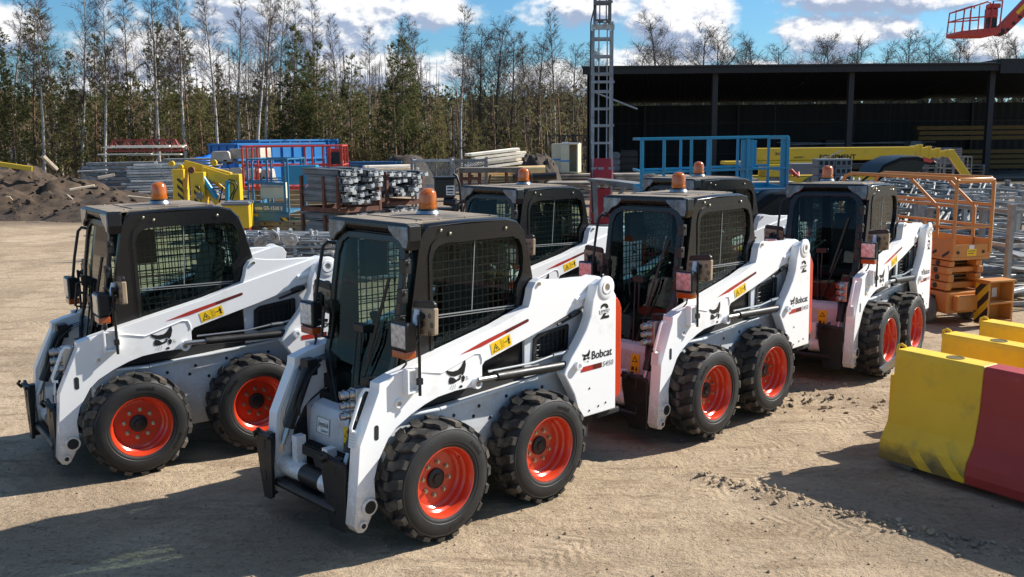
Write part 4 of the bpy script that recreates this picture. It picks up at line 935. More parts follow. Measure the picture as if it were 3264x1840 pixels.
# the wood behind: thin stems and brush that nobody could count
wr = random.Random(5); th = MB(); br = MB()
for i in range(900):
    u = wr.uniform(-120, 1500); Y = wr.uniform(63, 92); b = D(u, 430, Y)
    h = wr.uniform(3.5, 9.5)*(1.0 if u < 1100 else .7); lean = wr.uniform(-.5, .5)
    r = wr.uniform(.025, .07)
    th.tube([(b.x, Y, -.1), (b.x+lean*.4, Y, h*.5), (b.x+lean, Y, h)], r, 4, 0 if wr.random() < .22 else 1, False, r*.3)
tag(th.build('thicket', [BIRCH, PINEB], flip=False), 'thicket of thin stems filling the wood behind the front trees', 'thicket', kind='stuff')
BRUSH = leafmat('brush_foliage', (.090, .077, .042), (.160, .143, .066), .16)
for i in range(4200):
    u = wr.uniform(-140, 1500); Y = wr.uniform(63, 104); b = D(u, 430, Y); z = wr.uniform(.02, 1)**1.0*(2.475+(345-232-wr.gauss(0, 10))*Y/2392)
    for q in range(12):
        p = Vector((b.x, Y, z))+Vector((wr.gauss(0, .8), wr.gauss(0, .6), wr.gauss(0, .35))); a = vrand(wr).normalized()*wr.uniform(.10, .30); c_ = vrand(wr).normalized()*wr.uniform(.04, .12)
        br.add([p-a, p+c_, p+a, p-c_], [(0, 1, 2, 3)])
for i in range(1500):
    u = wr.uniform(-140, 1500); Y = wr.uniform(64, 85); b = D(u, 430, Y)
    for q in range(5):
        p = Vector((b.x+wr.gauss(0, .5), Y, wr.uniform(.0, 1.6))); d_ = Vector((wr.gauss(0, .5), 0, 1))*wr.uniform(.3, .9)
        br.add([p, p+Vector((.03, 0, 0)), p+d_], [(0, 1, 2)])
tag(br.build('undergrowth', BRUSH, flip=False), 'brown and olive undergrowth at the foot of the wood', 'undergrowth', kind='stuff')
FARM = leafmat('far_wood_foliage', (.050, .054, .030), (.082, .084, .044), .08)
fw = MB()
for i in range(1500):
    Y = wr.uniform(105, 150); u = wr.uniform(-200, 2700); b = D(u, 430, Y); top = D(u, 248+wr.gauss(0, 5)+(0 if u > 900 else 8), Y).z*wr.uniform(.72, 1.02); w_ = wr.uniform(1.0, 1.9)
    for q in range(44):
        t_ = wr.random()**.8; z = .3+t_*(top-.3); rr = w_*(1-t_)**.8+.12; a = wr.uniform(0, 6.28)
        p = Vector((b.x+math.cos(a)*rr*wr.random(), Y+math.sin(a)*rr*.6, z)); s1 = Vector((wr.uniform(.25, .7), 0, wr.uniform(-.5, .1))); s2 = Vector((wr.uniform(-.2, .2), wr.uniform(-.2, .2), wr.uniform(.3, .8)))
        fw.add([p-s1, p-s2*.4, p+s1, p+s2], [(0, 1, 2, 3)])
for i in range(400):
    Y = wr.uniform(100, 112); u = wr.uniform(-200, 1600); b = D(u, 430, Y); h = wr.uniform(4, 8); fw.tube([(b.x, Y, 0), (b.x, Y, h)], .08, 3, 0, False, .04)
tag(fw.build('far_wood', FARM, flip=False), 'distant dark conifer wood along the skyline', 'wood', kind='stuff')

# ============================================================ yard machines and materials
BLUEP = mat('blue_lift_paint', (.006, .25, .42), .4, coat=.25, dirt=(.16, .17, .17), dscale=3, dlo=.52, dhi=.85)
BLUED = mat('old_blue_lift_paint', (.018, .15, .27), .45, dirt=(.20, .19, .16), dscale=3.5, dlo=.45, dhi=.8)
SKIPB = mat('skip_blue_paint', (.020, .18, .46), .45, dirt=(.12, .14, .2), dscale=1.6, dlo=.5, dhi=.85)
REDP = mat('red_lift_paint', (.52, .050, .035), .4, dirt=(.35, .16, .11), dscale=3, dlo=.5, dhi=.85)
ORLIFT = mat('orange_lift_paint', (.55, .235, .050), .42, dirt=(.38, .20, .09), dscale=3.5, dlo=.45, dhi=.8)
YELP = mat('yellow_machine_paint', (.70, .46, .015), .4, coat=.2, dirt=(.40, .30, .08), dscale=3, dlo=.5, dhi=.85)
GALV = mat('galvanised_steel', (.30, .305, .30), .5, metal=.35, var=.25, vscale=5, dirt=(.26, .22, .17), dscale=3, dlo=.5, dhi=.85, rnd=.38)
GALVD = mat('weathered_galvanised', (.23, .245, .255), .6, metal=.2, var=.3, vscale=2.5, dirt=(.20, .16, .12), dscale=2, dlo=.5, dhi=.8, rnd=.38)
GALVL = mat('bright_galvanised_end', (.40, .41, .405), .5, metal=.3, var=.2, vscale=8, rnd=.2)
BEAMG = mat('grey_formwork_steel', (.145, .155, .165), .55, metal=.2, var=.3, vscale=2, rnd=.2)
RUST = mat('rusty_steel', (.14, .055, .032), .8, bump=.2, var=.35, vscale=4)
WOODP = mat('pale_timber', (.62, .50, .36), .8, var=.18, vscale=3, rnd=.2)
WOODW = mat('white_timber', (.88, .80, .66), .8, var=.12, vscale=3, rnd=.2)
WOODG = mat('grey_weathered_wood', (.27, .23, .185), .9, var=.3, vscale=4, rnd=.38)
WOODY = mat('yellow_timber', (.72, .50, .23), .8, var=.15, vscale=3, rnd=.2)
CONCB = mat('cast_concrete', (.46, .41, .34), .9, bump=.3, bscale=14, var=.22, vscale=2.5, rnd=.2)
BEIGE = mat('beige_enamel', (.62, .58, .42), .5, var=.05)
BLUET = mat('blue_tape', (.03, .25, .60), .5)
REDT = mat('red_tarpaulin', (.36, .022, .035), .6, bump=.4, bscale=3, var=.15, vscale=1.5)
TYREG = mat('grey_solid_tyre', (.10, .10, .095), .8, dirt=(.26, .23, .19), dscale=5, dlo=.4, dhi=.7)
GREYBOX = mat('grey_plastic', (.16, .17, .18), .5)
OLIVE = mat('dusty_scissor_steel', (.27, .235, .15), .7, var=.2, vscale=3)
NETM = mat('dark_netting', (.050, .036, .026), .95, bump=.9, bscale=12, var=.35, vscale=3)
WHITEP = mat('plain_white_paint', (.80, .80, .78), .45)
FRAMEG = mat('dull_frame_steel', (.15, .155, .155), .6, metal=.2, var=.25, vscale=5, rnd=.45)
MAROON = mat('maroon_paint', (.16, .015, .018), .5)
SMOKED = mat('smoked_car_glass', (.02, .026, .023), .3, spec=.25)
TAIL = mat('red_tail_lamp', (.5, .02, .03), .15, coat=1)
CARP = mat('black_car_paint', (.008, .009, .010), .45, spec=.2)
HAZ = bpy.data.materials.new('hazard_stripes'); HAZ.use_nodes = True
_t = NT(HAZ.node_tree); _w = _t.add('ShaderNodeTexWave', wave_type='BANDS', bands_direction='DIAGONAL'); _w.inputs['Scale'].default_value = 3.0
_t.l.new(_t.add('ShaderNodeTexCoord').outputs['Object'], _w.inputs['Vector'])
_t.l.new(_t.ramp(_w.outputs['Fac'], [(0, (.02, .02, .02)), (.5, (.62, .42, .02))], 'CONSTANT'), _t.n['Principled BSDF'].inputs['Base Color'])
yr = random.Random(99)
def rz(a): return Matrix.Rotation(rad(a), 4, 'Z')
def many(proto_o, spots, label, cat, group):
    """copies of one finished thing at (location, euler) spots; the first spot takes the original"""
    for i, (loc, eu) in enumerate(spots):
        o = proto_o if i == 0 else copy_tree(proto_o)
        o.location = loc; o.rotation_euler = eu
        lab = label(i) if callable(label) else label
        tag(o, lab, cat, group)
def rails(mb, x0, x1, y0, y1, z0, heights, posts_x, posts_y, r=.022, sq=False):
    for z in heights:
        for a, b in (((x0, y0), (x1, y0)), ((x1, y0), (x1, y1)), ((x1, y1), (x0, y1)), ((x0, y1), (x0, y0))):
            mb.bar(a+(z,), b+(z,), 2*r, 2*r) if sq else mb.tube([a+(z,), b+(z,)], r, 8)
    top = max(heights)
    for x in posts_x:
        for y in (y0, y1): mb.bar((x, y, z0), (x, y, top), 2*r, 2*r)
    for y in posts_y:
        for x in (x0, x1): mb.bar((x, y, z0), (x, y, top), 2*r, 2*r)
def wheel_simple(parent, x, y, r, w, m=TYREG, hub=GREYBOX):
    mb = MB(); mb.lathe([(r*.55, -w/2), (r*.93, -w/2), (r, -w*.36), (r, w*.36), (r*.93, w/2), (r*.55, w/2)], 24, 'y', (x, y, r), close=True); o = mb.build('wheel', m, parent, smooth=40)
    mb = MB(); mb.lathe([(0, -w*.42), (r*.3, -w*.42), (r*.56, -w*.30), (r*.56, w*.30), (r*.3, w*.42), (0, w*.42)], 18, 'y', (x, y, r)); mb.build('hub', hub, o, smooth=40)

# ---- yellow and red road barriers
def barrier(name_loc, first_len, label, red=True, L=2.0):
    b = thing('road_barrier', label, 'road barrier', name_loc, 0, 'yellow road barriers along the right edge')
    prof = [(-.245, .05), (-.25, .12), (-.235, .20), (-.16, .32), (-.115, .55), (-.098, .83), (-.085, .87), (.085, .87), (.098, .83), (.115, .55), (.16, .32), (.235, .20), (.25, .12), (.245, .05)]
    def seg(x0, x1, nm, m):
        mb = MB(); n = len(prof); k_ = 1
        mb.add([(x, y, z) for x in (x0, x1) for y, z in prof], [tuple(range(n-1, -1, -1)), tuple(range(n, 2*n))]+[(i, (i+1) % n, n+(i+1) % n, n+i) for i in range(n)])
        return mb.build(nm, m, b, bev=.012, seg=3)
    seg(0, first_len, 'yellow_half', BARY)
    if first_len < L: seg(first_len, L, 'red_half', BARR)
    mb = MB()
    for x in (.05, L-.25): mb.box(x, x+.2, -.19, .19, 0, .06)
    mb.build('foot', DARKFOOT, b, bev=.01)
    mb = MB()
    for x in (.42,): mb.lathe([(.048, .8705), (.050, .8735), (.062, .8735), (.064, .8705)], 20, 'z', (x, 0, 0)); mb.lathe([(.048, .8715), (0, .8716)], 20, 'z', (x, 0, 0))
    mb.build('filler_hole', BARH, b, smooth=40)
    mb = MB(); mb.tube([(-.03, 0, .80), (-.05, 0, .83), (-.045, 0, .875), (-.015, 0, .89), (.02, 0, .875)], .012, 8); mb.build('lifting_loop', BARY, b, smooth=50)
    mb = MB(); mb.box(-.055, .0, -.07, .07, .10, .66); mb.build('coupling_lug', BARY, b, bev=.01)
    return b
BARY = mat('yellow_plastic', (.84, .52, .022), .5, bump=.06, bscale=18, var=.06, vscale=2, dirt=(.40, .30, .09), dscale=3.2, dlo=.52, dhi=.8)
# scuffed black band at the foot of the yellow plastic
_t = NT(BARY.node_tree); _b = _t.n['Principled BSDF']; _prev = _b.inputs['Base Color'].links[0].from_socket
_tc = _t.add('ShaderNodeTexCoord').outputs['Object']; _s = _t.add('ShaderNodeSeparateXYZ'); _t.l.new(_tc, _s.inputs[0])
_lo = _t.math('SUBTRACT', 1.0, _t.smooth(_t.math('ADD', _s.outputs[2], _t.math('MULTIPLY', _t.math('SUBTRACT', _t.noise(_tc, 5, 5, .7), .5), .22)), .10, .25))
_st = _t.math('GREATER_THAN', _t.math('SINE', _t.math('MULTIPLY', _t.math('ADD', _s.outputs[0], _s.outputs[2]), 2*PI/.26)), -.25)
_c = _t.mix(_t.math('MULTIPLY', _t.math('MULTIPLY', _lo, .75), _t.math('MAXIMUM', _t.math('MULTIPLY', _st, _t.smooth(_t.noise(_tc, 2.6, 4, .6), .42, .6)), _t.math('SUBTRACT', 1.0, _t.smooth(_s.outputs[0], .12, .34)))), _prev, (.055, .052, .045))
_mp = _t.add('ShaderNodeMapping'); _mp.inputs['Rotation'].default_value = (0, .6, 0); _mp.inputs['Scale'].default_value = (1.5, 9, 9); _t.l.new(_tc, _mp.inputs[0])
_scr = _t.smooth(_t.noise(_mp.outputs[0], 2.2, 7, .8, 1.5), .66, .72)
_c = _t.mix(_t.math('MULTIPLY', _scr, .5), _c, (.22, .17, .06))
_t.l.new(_c, _b.inputs['Base Color'])
BARR = mat('red_plastic', (.37, .034, .026), .5, bump=.06, bscale=18, var=.08, vscale=2, dirt=(.40, .12, .10), dscale=4, dlo=.60, dhi=.72)
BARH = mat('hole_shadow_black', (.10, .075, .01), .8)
DARKFOOT = mat('dirty_concrete_foot', (.16, .15, .13), .9, var=.2)
bd = Vector((.55, -.835, 0)); bang = math.degrees(math.atan2(bd.y, bd.x)); bn_ = Vector((.835, .55, 0))
for i, (fx, fy, fl, lab, red) in enumerate(((2.967, 7.05, .69, 'yellow and dark red plastic road barrier in the right foreground', 1), (3.56, 7.60, 2.0, 'all-yellow road barrier directly behind the red and yellow one', 0), (4.11, 8.10, 2.0, 'yellow road barrier second behind the red and yellow one', 0), (4.80, 8.66, 2.0, 'farthest yellow road barrier, cut by the right edge of the photo', 0))):
    b = barrier((fx, fy, 0), fl, lab); b.rotation_euler = (0, 0, rad(bang))
mb = MB(); mb.box(-.10, .10, -.005, .005, -.03, .03); o = mb.build('paper_tag', PAPERM); o.location = (2.905, 7.08, .745); o.rotation_euler = (.5, -.7, rad(-20)); tag(o, 'pale paper tag tied to the corner of the red and yellow barrier', 'tag')

# ---- orange scissor lift at the right
t = thing('orange_scissor_lift', 'orange scissor lift with tall guardrails behind the rightmost loader', 'scissor lift', (5.60, 12.02, 0), 17.5*PI/180)
W_, L_ = .62, 2.35     # x across the end, y along
mb = MB(); mb.box(.02, W_-.02, .05, L_-.1, .16, .44); mb.box(.10, W_-.10, -.05, .05, .2, .4); o = mb.build('chassis', ORLIFT, t, bev=.02)
mb = MB(); mb.box(-.01, .02, .25, .62, .24, .38); mb.build('hatch', SATIN, o, bev=.01)
for y in (.38, 1.85):
    for x in (-.06, W_+.06):
        mb = MB(); r = .195; mb.lathe([(r*.6, -.07), (r*.94, -.07), (r, -.05), (r, .05), (r*.94, .07), (r*.6, .07)], 26, 'x', (x, y, r), close=True); q = mb.build('wheel', TYREG, t, smooth=40)
        mb = MB(); mb.lathe([(0, -.05), (r*.2, -.06), (r*.6, -.045), (r*.6, .045), (r*.2, .06), (0, .05)], 18, 'x', (x, y, r)); mb.build('hub', GREYBOX, q, smooth=40)
for i, (z0, z1) in enumerate(((.46, .56), (.565, .665), (.67, .76), (.765, .84))):
    mb = MB(); ins = .05 if i % 2 else .02
    mb.box(ins, .09+ins, .08, L_-.15, z0, z1); mb.box(W_-.09-ins, W_-ins, .08, L_-.15, z0, z1); mb.box(.1, W_-.1, .15+.1*(i % 2), .25, z0+.01, z1-.01); o = mb.build('scissor_arm', ORLIFT, t, bev=.012)
    mb = MB(); mb.tube([(ins-.012, .28, (z0+z1)/2), (W_-ins+.012, .28, (z0+z1)/2)], .035, 12); mb.build('pivot_pin', SATIN, o)
mb = MB(); mb.box(0, W_, 0, L_, .86, .90); mb.box(0, .012, 0, L_, .90, 1.12); mb.box(W_-.012, W_, 0, L_, .90, 1.12); mb.box(0.012, W_-.012, 0, .012, .90, 1.06); mb.box(0, W_, L_-.012, L_, .9, 1.12); pf = mb.build('platform', ORLIFT, t, bev=.01)
mb = MB()
for x in (.10, .50): mb.lathe([(.022, -.004), (.020, -.010), (0, -.010)], 12, 'y', (x, 0, .96))
mb.build('port', SATIN, pf)
mb = MB(); M = frame_M((.24, -.002, .91), (1, 0, 0), (0, 0, 1)); mb.poly([M @ Vector(p) for p in ((0, 0, .001), (.15, 0, .001), (.15, .09, .001), (0, .09, .001))], 0); mb.poly([M @ Vector(p) for p in ((.02, .06, .002), (.13, .06, .002), (.13, .068, .002), (.02, .068, .002))], 1); mb.poly([M @ Vector(p) for p in ((.02, .03, .002), (.11, .03, .002), (.11, .038, .002), (.02, .038, .002))], 1); mb.build('yellow_plate', [YELLOWD, INK], pf)
mb = MB(); M = frame_M((.27, -.002, 1.0), (1, 0, 0), (0, 0, 1)); mb.poly([M @ Vector(p) for p in ((0, 0, .002), (.08, 0, .002), (.08, .05, .002), (0, .05, .002))]); mb.build('white_plate', PAPERM, pf)
mb = MB(); M = frame_M((-.002, .62, .93), (0, -1, 0), (0, 0, 1)); put_text(mb, '8', M @ Matrix.Translation((.06, .03, .002)), .14, .09, .01); mb.poly([M @ Vector(p) for p in ((.22, -.05, .001), (.36, .02, .001), (.36, .06, .001), (.22, -.01, .001))]); mb.poly([M @ Vector(p) for p in ((.46, -.05, .001), (.58, .02, .001), (.58, .06, .001), (.46, -.01, .001))]); mb.build('platform_lettering', INK, pf)
gr = MB(); TZ = 1.90
for x in (0.02, W_-.02):
    gr.tube([(x, .0, .95), (x, 0, TZ-.05), (x, .05, TZ), (x, L_-.25, TZ), (x, L_-.12, TZ-.04), (x, L_-.05, TZ-.16), (x, L_-.05, .95)], .024, 10)
    gr.tube([(x, .30, .95), (x, .30, 1.50), (x, .33, 1.54), (x, .85, TZ-.02)], .022, 8)
    for z in (1.28, 1.56): gr.tube([(x, .05 if z < 1.3 else .0, z), (x, L_-.06, z)], .020, 8)
    for y in (.30, 1.2, 1.8): gr.tube([(x, y, .95), (x, y, 1.30)], .020, 8)
gr.tube([(.02, 0, TZ-.05), (.06, 0, TZ-.01), (W_-.06, 0, TZ-.01), (W_-.02, 0, TZ-.05)], .024, 10); gr.tube([(.02, 0, TZ-.03), (W_-.02, .0, TZ-.03)], .03, 8)
for z in (1.28, 1.56): gr.tube([(.02, L_-.05, z), (W_-.02, L_-.05, z)], .020, 8)
gr.tube([(.02, 0, 1.28), (W_-.02, 0, 1.28)], .020, 8)
gr.build('guardrail', ORLIFT, t, smooth=50)
lad = MB(); lad.box(.42, .45, -.22, .0, .03, .60); lad.box(.80, .83, -.22, .0, .03, .60); lad.box(.45, .80, -.02, .0, .03, .60); lad.box(.42, .83, -.24, .0, .585, .61)
for z in (.06, .30): lad.box(.45, .80, -.23, -.02, z, z+.03)
o = lad.build('step_ladder', ORLIFT, t, bev=.006)
mb = MB(); mb.box(.416, .42, -.22, 0, .05, .56); mb.build('hazard_panel', HAZ, o)
mb = MB(); mb.box(.66, .74, -.028, -.022, .36, .48); mb.build('white_plate', PAPERM, o)

# ---- blue scissor lift with the long guardrail (Y about 18)
t = thing('blue_scissor_lift', 'big blue scissor lift with open guardrails under the shed, reading GS-3268 RT', 'scissor lift', (2.45, 18.0, 0), rad(-2))
gr = MB(); x1, yd = 2.72, 1.55
for y in (0, yd):
    gr.bar((0, y, 2.41), (x1, y, 2.43), .05, .05); gr.bar((0, y, 1.78), (x1, y, 1.86), .045, .045)
for x in (0, x1):
    gr.bar((x, 0, 2.41), (x, yd, 2.41), .05, .05); gr.bar((x, 0, 1.80), (x, yd, 1.80), .045, .045)
for x in (.0, .42, .93, 1.28, 1.98, x1):
    gr.bar((x, 0, 1.5), (x, 0, 2.40), .055, .05)
for x in (.18, .62, .95, 1.5, 2.1, x1): gr.bar((x, yd, 1.5), (x, yd, 2.40), .055, .05)
gr.box(1.86, 2.08, .02, .07, 1.45, 2.38); gr.box(2.60, 2.70, .03, .08, 1.45, 2.38)
gr.build('guardrail', BLUEP, t, bev=.006)
mb = MB(); mb.box(0, x1, 0, yd, 1.30, 1.36); mb.box(0, x1, -.012, .0, 1.20, 1.50); mb.box(0, x1, yd, yd+.012, 1.20, 1.50); mb.box(-.012, 0, 0, yd, 1.20, 1.50); mb.box(x1, x1+.012, 0, yd, 1.20, 1.50); pf = mb.build('platform', BLUEP, t, bev=.004)
mb = MB(); M = frame_M((1.96, -.015, 1.315), (1, 0, 0), (0, 0, 1)); put_text(mb, 'GS-3268 RT', M, .10, .66, .02); mb.box(1.9, x1, -.018, -.013, 1.235, 1.255); mb.box(1.5, x1, -.018, -.013, 1.462, 1.48); mb.build('model_lettering', WHITEP, pf)
mb = MB(); mb.box(2.16, 2.46, yd-.10, yd-.06, 1.80, 2.36); o = mb.build('control_panel', BLUEP, t, bev=.01)
mb = MB(); mb.box(2.16, 2.36, yd-.115, yd-.102, 1.98, 2.32, 0); mb.box(2.18, 2.34, yd-.118, yd-.116, 2.20, 2.31, 1)
for z in (2.02, 2.06, 2.10, 2.14): mb.box(2.18, 2.33, yd-.118, yd-.116, z, z+.014, 2)
mb.build('instruction_sheet', [PAPERM, YELLOWD, PALEINK], o)
for i in range(4):
    mb = MB(); mb.bar((.25, .4+.1*(i % 2), .60+.165*i), (x1-.25, .4+.1*(i % 2), .64+.165*i), .08, .12); mb.build('scissor_arm', GALVD, t, bev=.01); mb = MB(); mb.bar((.25, 1.1-.1*(i % 2), .60+.165*i), (x1-.25, 1.1-.1*(i % 2), .64+.165*i), .08, .12); mb.build('scissor_arm', GALVD, t, bev=.01)
mb = MB(); mb.box(.05, x1-.05, .15, yd-.15, .25, .55); mb.build('chassis', BLUEP, t, bev=.02)
for x in (.45, x1-.45):
    for y in (.06, yd-.06): wheel_simple(t, x, y, .36, .26)

# ---- small blue scissor lift by the racks (Y about 24)
t = thing('small_blue_scissor_lift', 'narrow dusty blue scissor lift beside the racks, reading Genie GS-1530', 'scissor lift', (-6.60, 24.0, 0), rad(-4))
x1, yd = 1.02, 1.5
mb = MB(); mb.box(0, x1, 0, yd, .62, .66); mb.box(.0, .93, -.015, 0, .655, .90); mb.prism([(0, .44), (.40, .44), (.93, .40), (x1, .40), (x1, .62), (0, .655)], -.02, 0.0); mb.box(-.012, 0, 0, yd, .62, .9); pf = mb.build('platform', BLUED, t, bev=.006)
mb = MB(); M = frame_M((.06, -.019, .735), (1, 0, -.03), (0, 0, 1)); put_text(mb, 'Genie GS-1530 E', M, .085, .80, .02); mb.build('model_lettering', WHITEP, pf)
mb = MB(); mb.box(.0, .22, -.024, -.021, .555, .62); mb.box(.78, x1, -.024, -.021, .43, .52); mb.build('hazard_panel', HAZ, pf)
gr = MB()
for y in (0, yd):
    gr.bar((0, y, 1.98), (x1, y, 1.98), .035, .035); gr.bar((0, y, 1.45), (.95, y, 1.45), .03, .03)
for x in (0, .12, .93, x1):
    for y in (0, yd): gr.bar((x, y, .66), (x, y, 1.98), .045, .045)
for x in (0, x1): gr.bar((x, 0, 1.98), (x, yd, 1.98), .035, .035)
gr.bar((.0, -.01, 1.42), (.95, -.01, 1.36), .05, .07); gr.build('guardrail', BLUED, t, bev=.004)
mb = MB(); mb.box(.22, .86, .25, .55, .98, 1.38); o = mb.build('tool_locker', BEIGE, t, bev=.01); mb = MB(); mb.box(.24, .84, .235, .249, 1.26, 1.36); mb.build('locker_band', GALVL, o)
mb = MB(); mb.box(.62, 1.5, .9, 1.2, 1.30, 1.80); mb.build('side_panel', BLUEP, t, bev=.02)
for i in range(2):
    mb = MB(); mb.bar((.22, .1, .36-.14*i), (1.5, .12, .37-.14*i), .06, .12); mb.build('scissor_arm', OLIVE, t, bev=.008); mb = MB(); mb.bar((.22, 1.2, .36-.14*i), (1.5, 1.2, .37-.14*i), .06, .12); o = mb.build('scissor_arm', OLIVE, t, bev=.008)
    mb = MB()
    for x in (.35, .75, 1.1): mb.lathe([(.025, .07), (.02, .062), (0, .062)], 10, 'y', (x, 0, .36-.14*i))
    mb.build('pivot_pin', SATIN, o)
mb = MB(); mb.box(.0, 1.6, -.02, 1.3, .05, .16); mb.build('chassis', BLUED, t, bev=.02)
mb = MB(); mb.box(.16, .30, -.05, -.022, .075, .155); mb.box(.42, .66, -.026, -.022, .08, .15); mb.build('chassis_plate', YELLOWD, t)
for x in (.2, 1.4): wheel_simple(t, x, .0, .15, .1)

# ---- red scissor lift behind it (Y about 27)
t = thing('red_scissor_lift', 'red lift platform with guardrails between concrete blocks and racks', 'scissor lift', tuple(D(615, 500, 27))[:2]+(0,), rad(3))
x1, yd = 2.78, 1.3
gr = MB(); rails(gr, 0, x1, 0, yd, 1.15, (2.27, 1.73), (0, .42, 1.75, 2.25, 2.45, x1), (.6,), .024); gr.tube([(0, 0, 1.73), (.06, 0, 1.78), (.32, 0, 1.78), (.36, 0, 1.73), (.36, 0, 1.15)], .026, 8); gr.build('guardrail', REDP, t, smooth=50)
mb = MB(); mb.box(0, x1, 0, yd, 1.05, 1.15); mb.box(2.35, x1-.02, .1, .16, 1.5, 2.2); pf = mb.build('platform', REDP, t, bev=.01)
mb = MB(); mb.box(2.46, 2.72, .05, .1, 1.72, 2.1); mb.build('control_box', SATIN, t, bev=.01)
for i in range(6):
    mb = MB(); mb.box(.04, .32, .1, .2, .20+.14*i, .32+.14*i); mb.box(.04, 2.5, .22, .30, .20+.14*i, .32+.14*i); mb.build('scissor_arm', OLIVE, t, bev=.008)
mb = MB(); mb.box(0, 2.4, .05, 1.2, .08, .2); mb.build('chassis', REDP, t, bev=.02)
for x in (.3, 2.1): wheel_simple(t, x, .02, .17, .12)

# ---- yellow trailer boom lift
t = thing('trailer_boom_lift', 'yellow towable boom lift folded up behind the left loader', 'boom lift', (0, 0, 0))
def P(x, y, Y=26.0): return D(x, y, Y)
mb = MB()
mb.box(P(438, 420).x, P(467, 420).x, 25.8, 26.2, .25, 1.70); mb.box(P(485, 420).x, P(520, 420).x, 25.7, 26.1, .25, 1.62); mb.bar(P(450, 440), P(450, 560), .1, .3); o = mb.build('mast_column', YELP, t, bev=.02)
mb = MB(); mb.box(P(424, 0).x, P(437, 0).x, 25.75, 25.95, .3, 1.45); mb.box(P(470, 0).x, P(484, 0).x, 25.62, 25.69, .3, 1.25); mb.build('hazard_panel', HAZ, o)
mb = MB(); mb.bar(P(464, 416, 26.1), P(580, 448, 26.1), .18, .30); mb.bar(P(505, 432, 25.98), P(576, 455, 25.98), .05, .30); bm = mb.build('upper_boom', YELP, t, bev=.015)
mb = MB(); mb.bar(P(466, 404, 26.1), P(578, 436, 26.1), .10, .05); mb.build('boom_chain', SATIN, bm)
mb = MB(); mb.bar(P(500, 448, 25.9), P(548, 512, 25.9), .10, .16); mb.bar(P(520, 440, 26.2), P(578, 490, 26.2), .08, .10); mb.build('lower_boom', YELP, t, bev=.012)
mb = MB(); mb.tube([P(508, 444, 25.8), P(546, 500, 25.8)], .075, 12); mb.build('lift_cylinder', BLUEP, t, smooth=40)
mb = MB(); mb.box(P(556, 0).x, P(583, 0).x, 25.8, 26.1, .2, 1.55); mb.build('rear_column', YELP, t, bev=.02)
mb = MB(); mb.tube([P(572, 455, 25.7), P(572, 515, 25.7)], .06, 10); mb.build('stabiliser_cylinder', BLUEP, t, smooth=40)
for (x, y, r, m_) in ((432, 412, .075, YELP), (482, 428, .085, RUST), (538, 410, .085, YELP), (455, 420, .06, YELP)):
    c = P(x, y, 25.72); mb = MB(); mb.lathe([(0, -.04), (r*.3, -.05), (r*.35, -.03), (r*.85, -.03), (r, -.05), (r, .05), (0, .05)], 20, 'y', tuple(c)); mb.build('sheave', m_, t, smooth=35)
mb = MB(); mb.tube([P(575, 452, 25.7), P(590, 455, 25.6), P(598, 470, 25.6), P(588, 490, 25.6), P(580, 520, 25.6)], .018, 8); mb.tube([P(576, 458, 25.7), P(588, 464, 25.6), P(590, 476, 25.6), P(578, 500, 25.6)], .018, 8); mb.tube([P(560, 470, 25.6), P(552, 510, 25.6)], .02, 8); mb.build('hydraulic_hose', SATIN, t, smooth=50)
mb = MB(); mb.box(P(430, 0).x, P(590, 0).x, 25.6, 26.6, .18, .32); mb.build('chassis', YELP, t, bev=.02)
for x in (460, 545): wheel_simple(t, P(x, 0).x, 25.55, .28, .18)
mb = MB(); mb.box(P(476, 0).x, P(492, 0).x, 25.60, 25.62, .9, 1.08); mb.build('side_plate', GREYBOX, t)
t = thing('yellow_tool_box', 'yellow steel box with grey lid and maroon base beside the trailer lift', 'box', (-6.98, 23.0, 0), rad(8))
mb = MB(); mb.box(0, .62, 0, .9, .34, .90); mb.build('body', YELP, t, bev=.015); mb = MB(); mb.box(-.02, .64, -.02, .92, .90, .955); mb.box(.04, .6, .1, .8, .955, .98); mb.build('lid', GREYBOX, t, bev=.01); mb = MB(); mb.box(.02, .60, .02, .88, .0, .34); mb.build('base', MAROON, t, bev=.01)

# ---- blue skips and tarpaulin at the wood's edge
for (cx, Y, ang, L, Wd, H0, H1, lab) in ((596, 46.5, 50, 5.4, 2.4, .25, 2.28, 'blue ribbed roll-off skip at the edge of the wood, its end in shade'), (650, 52.5, 50, 5.6, 2.4, .25, 2.44, 'second blue skip whose rim shows above the front one')):
    c = D(cx, 400, Y); t = thing('blue_skip', lab, 'skip', (c.x, Y, 0), rad(ang), 'blue skips at the edge of the wood')
    mb = MB(); mb.box(0, L, -.0, .05, H0, H1); mb.box(0, .05, .05, Wd, H0, H1); mb.box(L-.05, L, .05, Wd, H0, H1); mb.box(.05, L-.05, Wd-.05, Wd, H0, H1); mb.box(.05, L-.05, .05, Wd-.05, H0, H0+.1); b = mb.build('body', SKIPB, t)
    mb = MB()
    for i in range(9): x = .03+i*(L-.12)/8; mb.box(x, x+.09, -.07, 0, H0, H1-.1)
    for z in (H1-.10, H1-.85): mb.box(0, L, -.085, -.002, z, z+.10)
    for i in range(4): y = .1+i*.68; mb.box(-.06, 0, y, y+.08, H0, H1-.1)
    mb.box(-.08, 0, 0, Wd, H1-.1, H1); mb.build('rib', SKIPB, b, bev=.008, seg=1)
    mb = MB()
    for y in (.3, Wd-.45): mb.box(.1, L-.1, y, y+.15, 0, H0)
    mb.build('runner', SATIN, t)
heap('tarp_heap', 'crumpled bright blue tarpaulin heap left of the blue skip', 'tarpaulin', [(D(507, 400, 44).x, 44.2, 1.62, 1.0, 1.3)], D(507, 400, 44).x-1.3, D(507, 400, 44).x+1.2, 42.8, 45.6, mat('blue_tarpaulin', (.01, .16, .62), .35, bump=.4, bscale=5), .12, .25, 8)

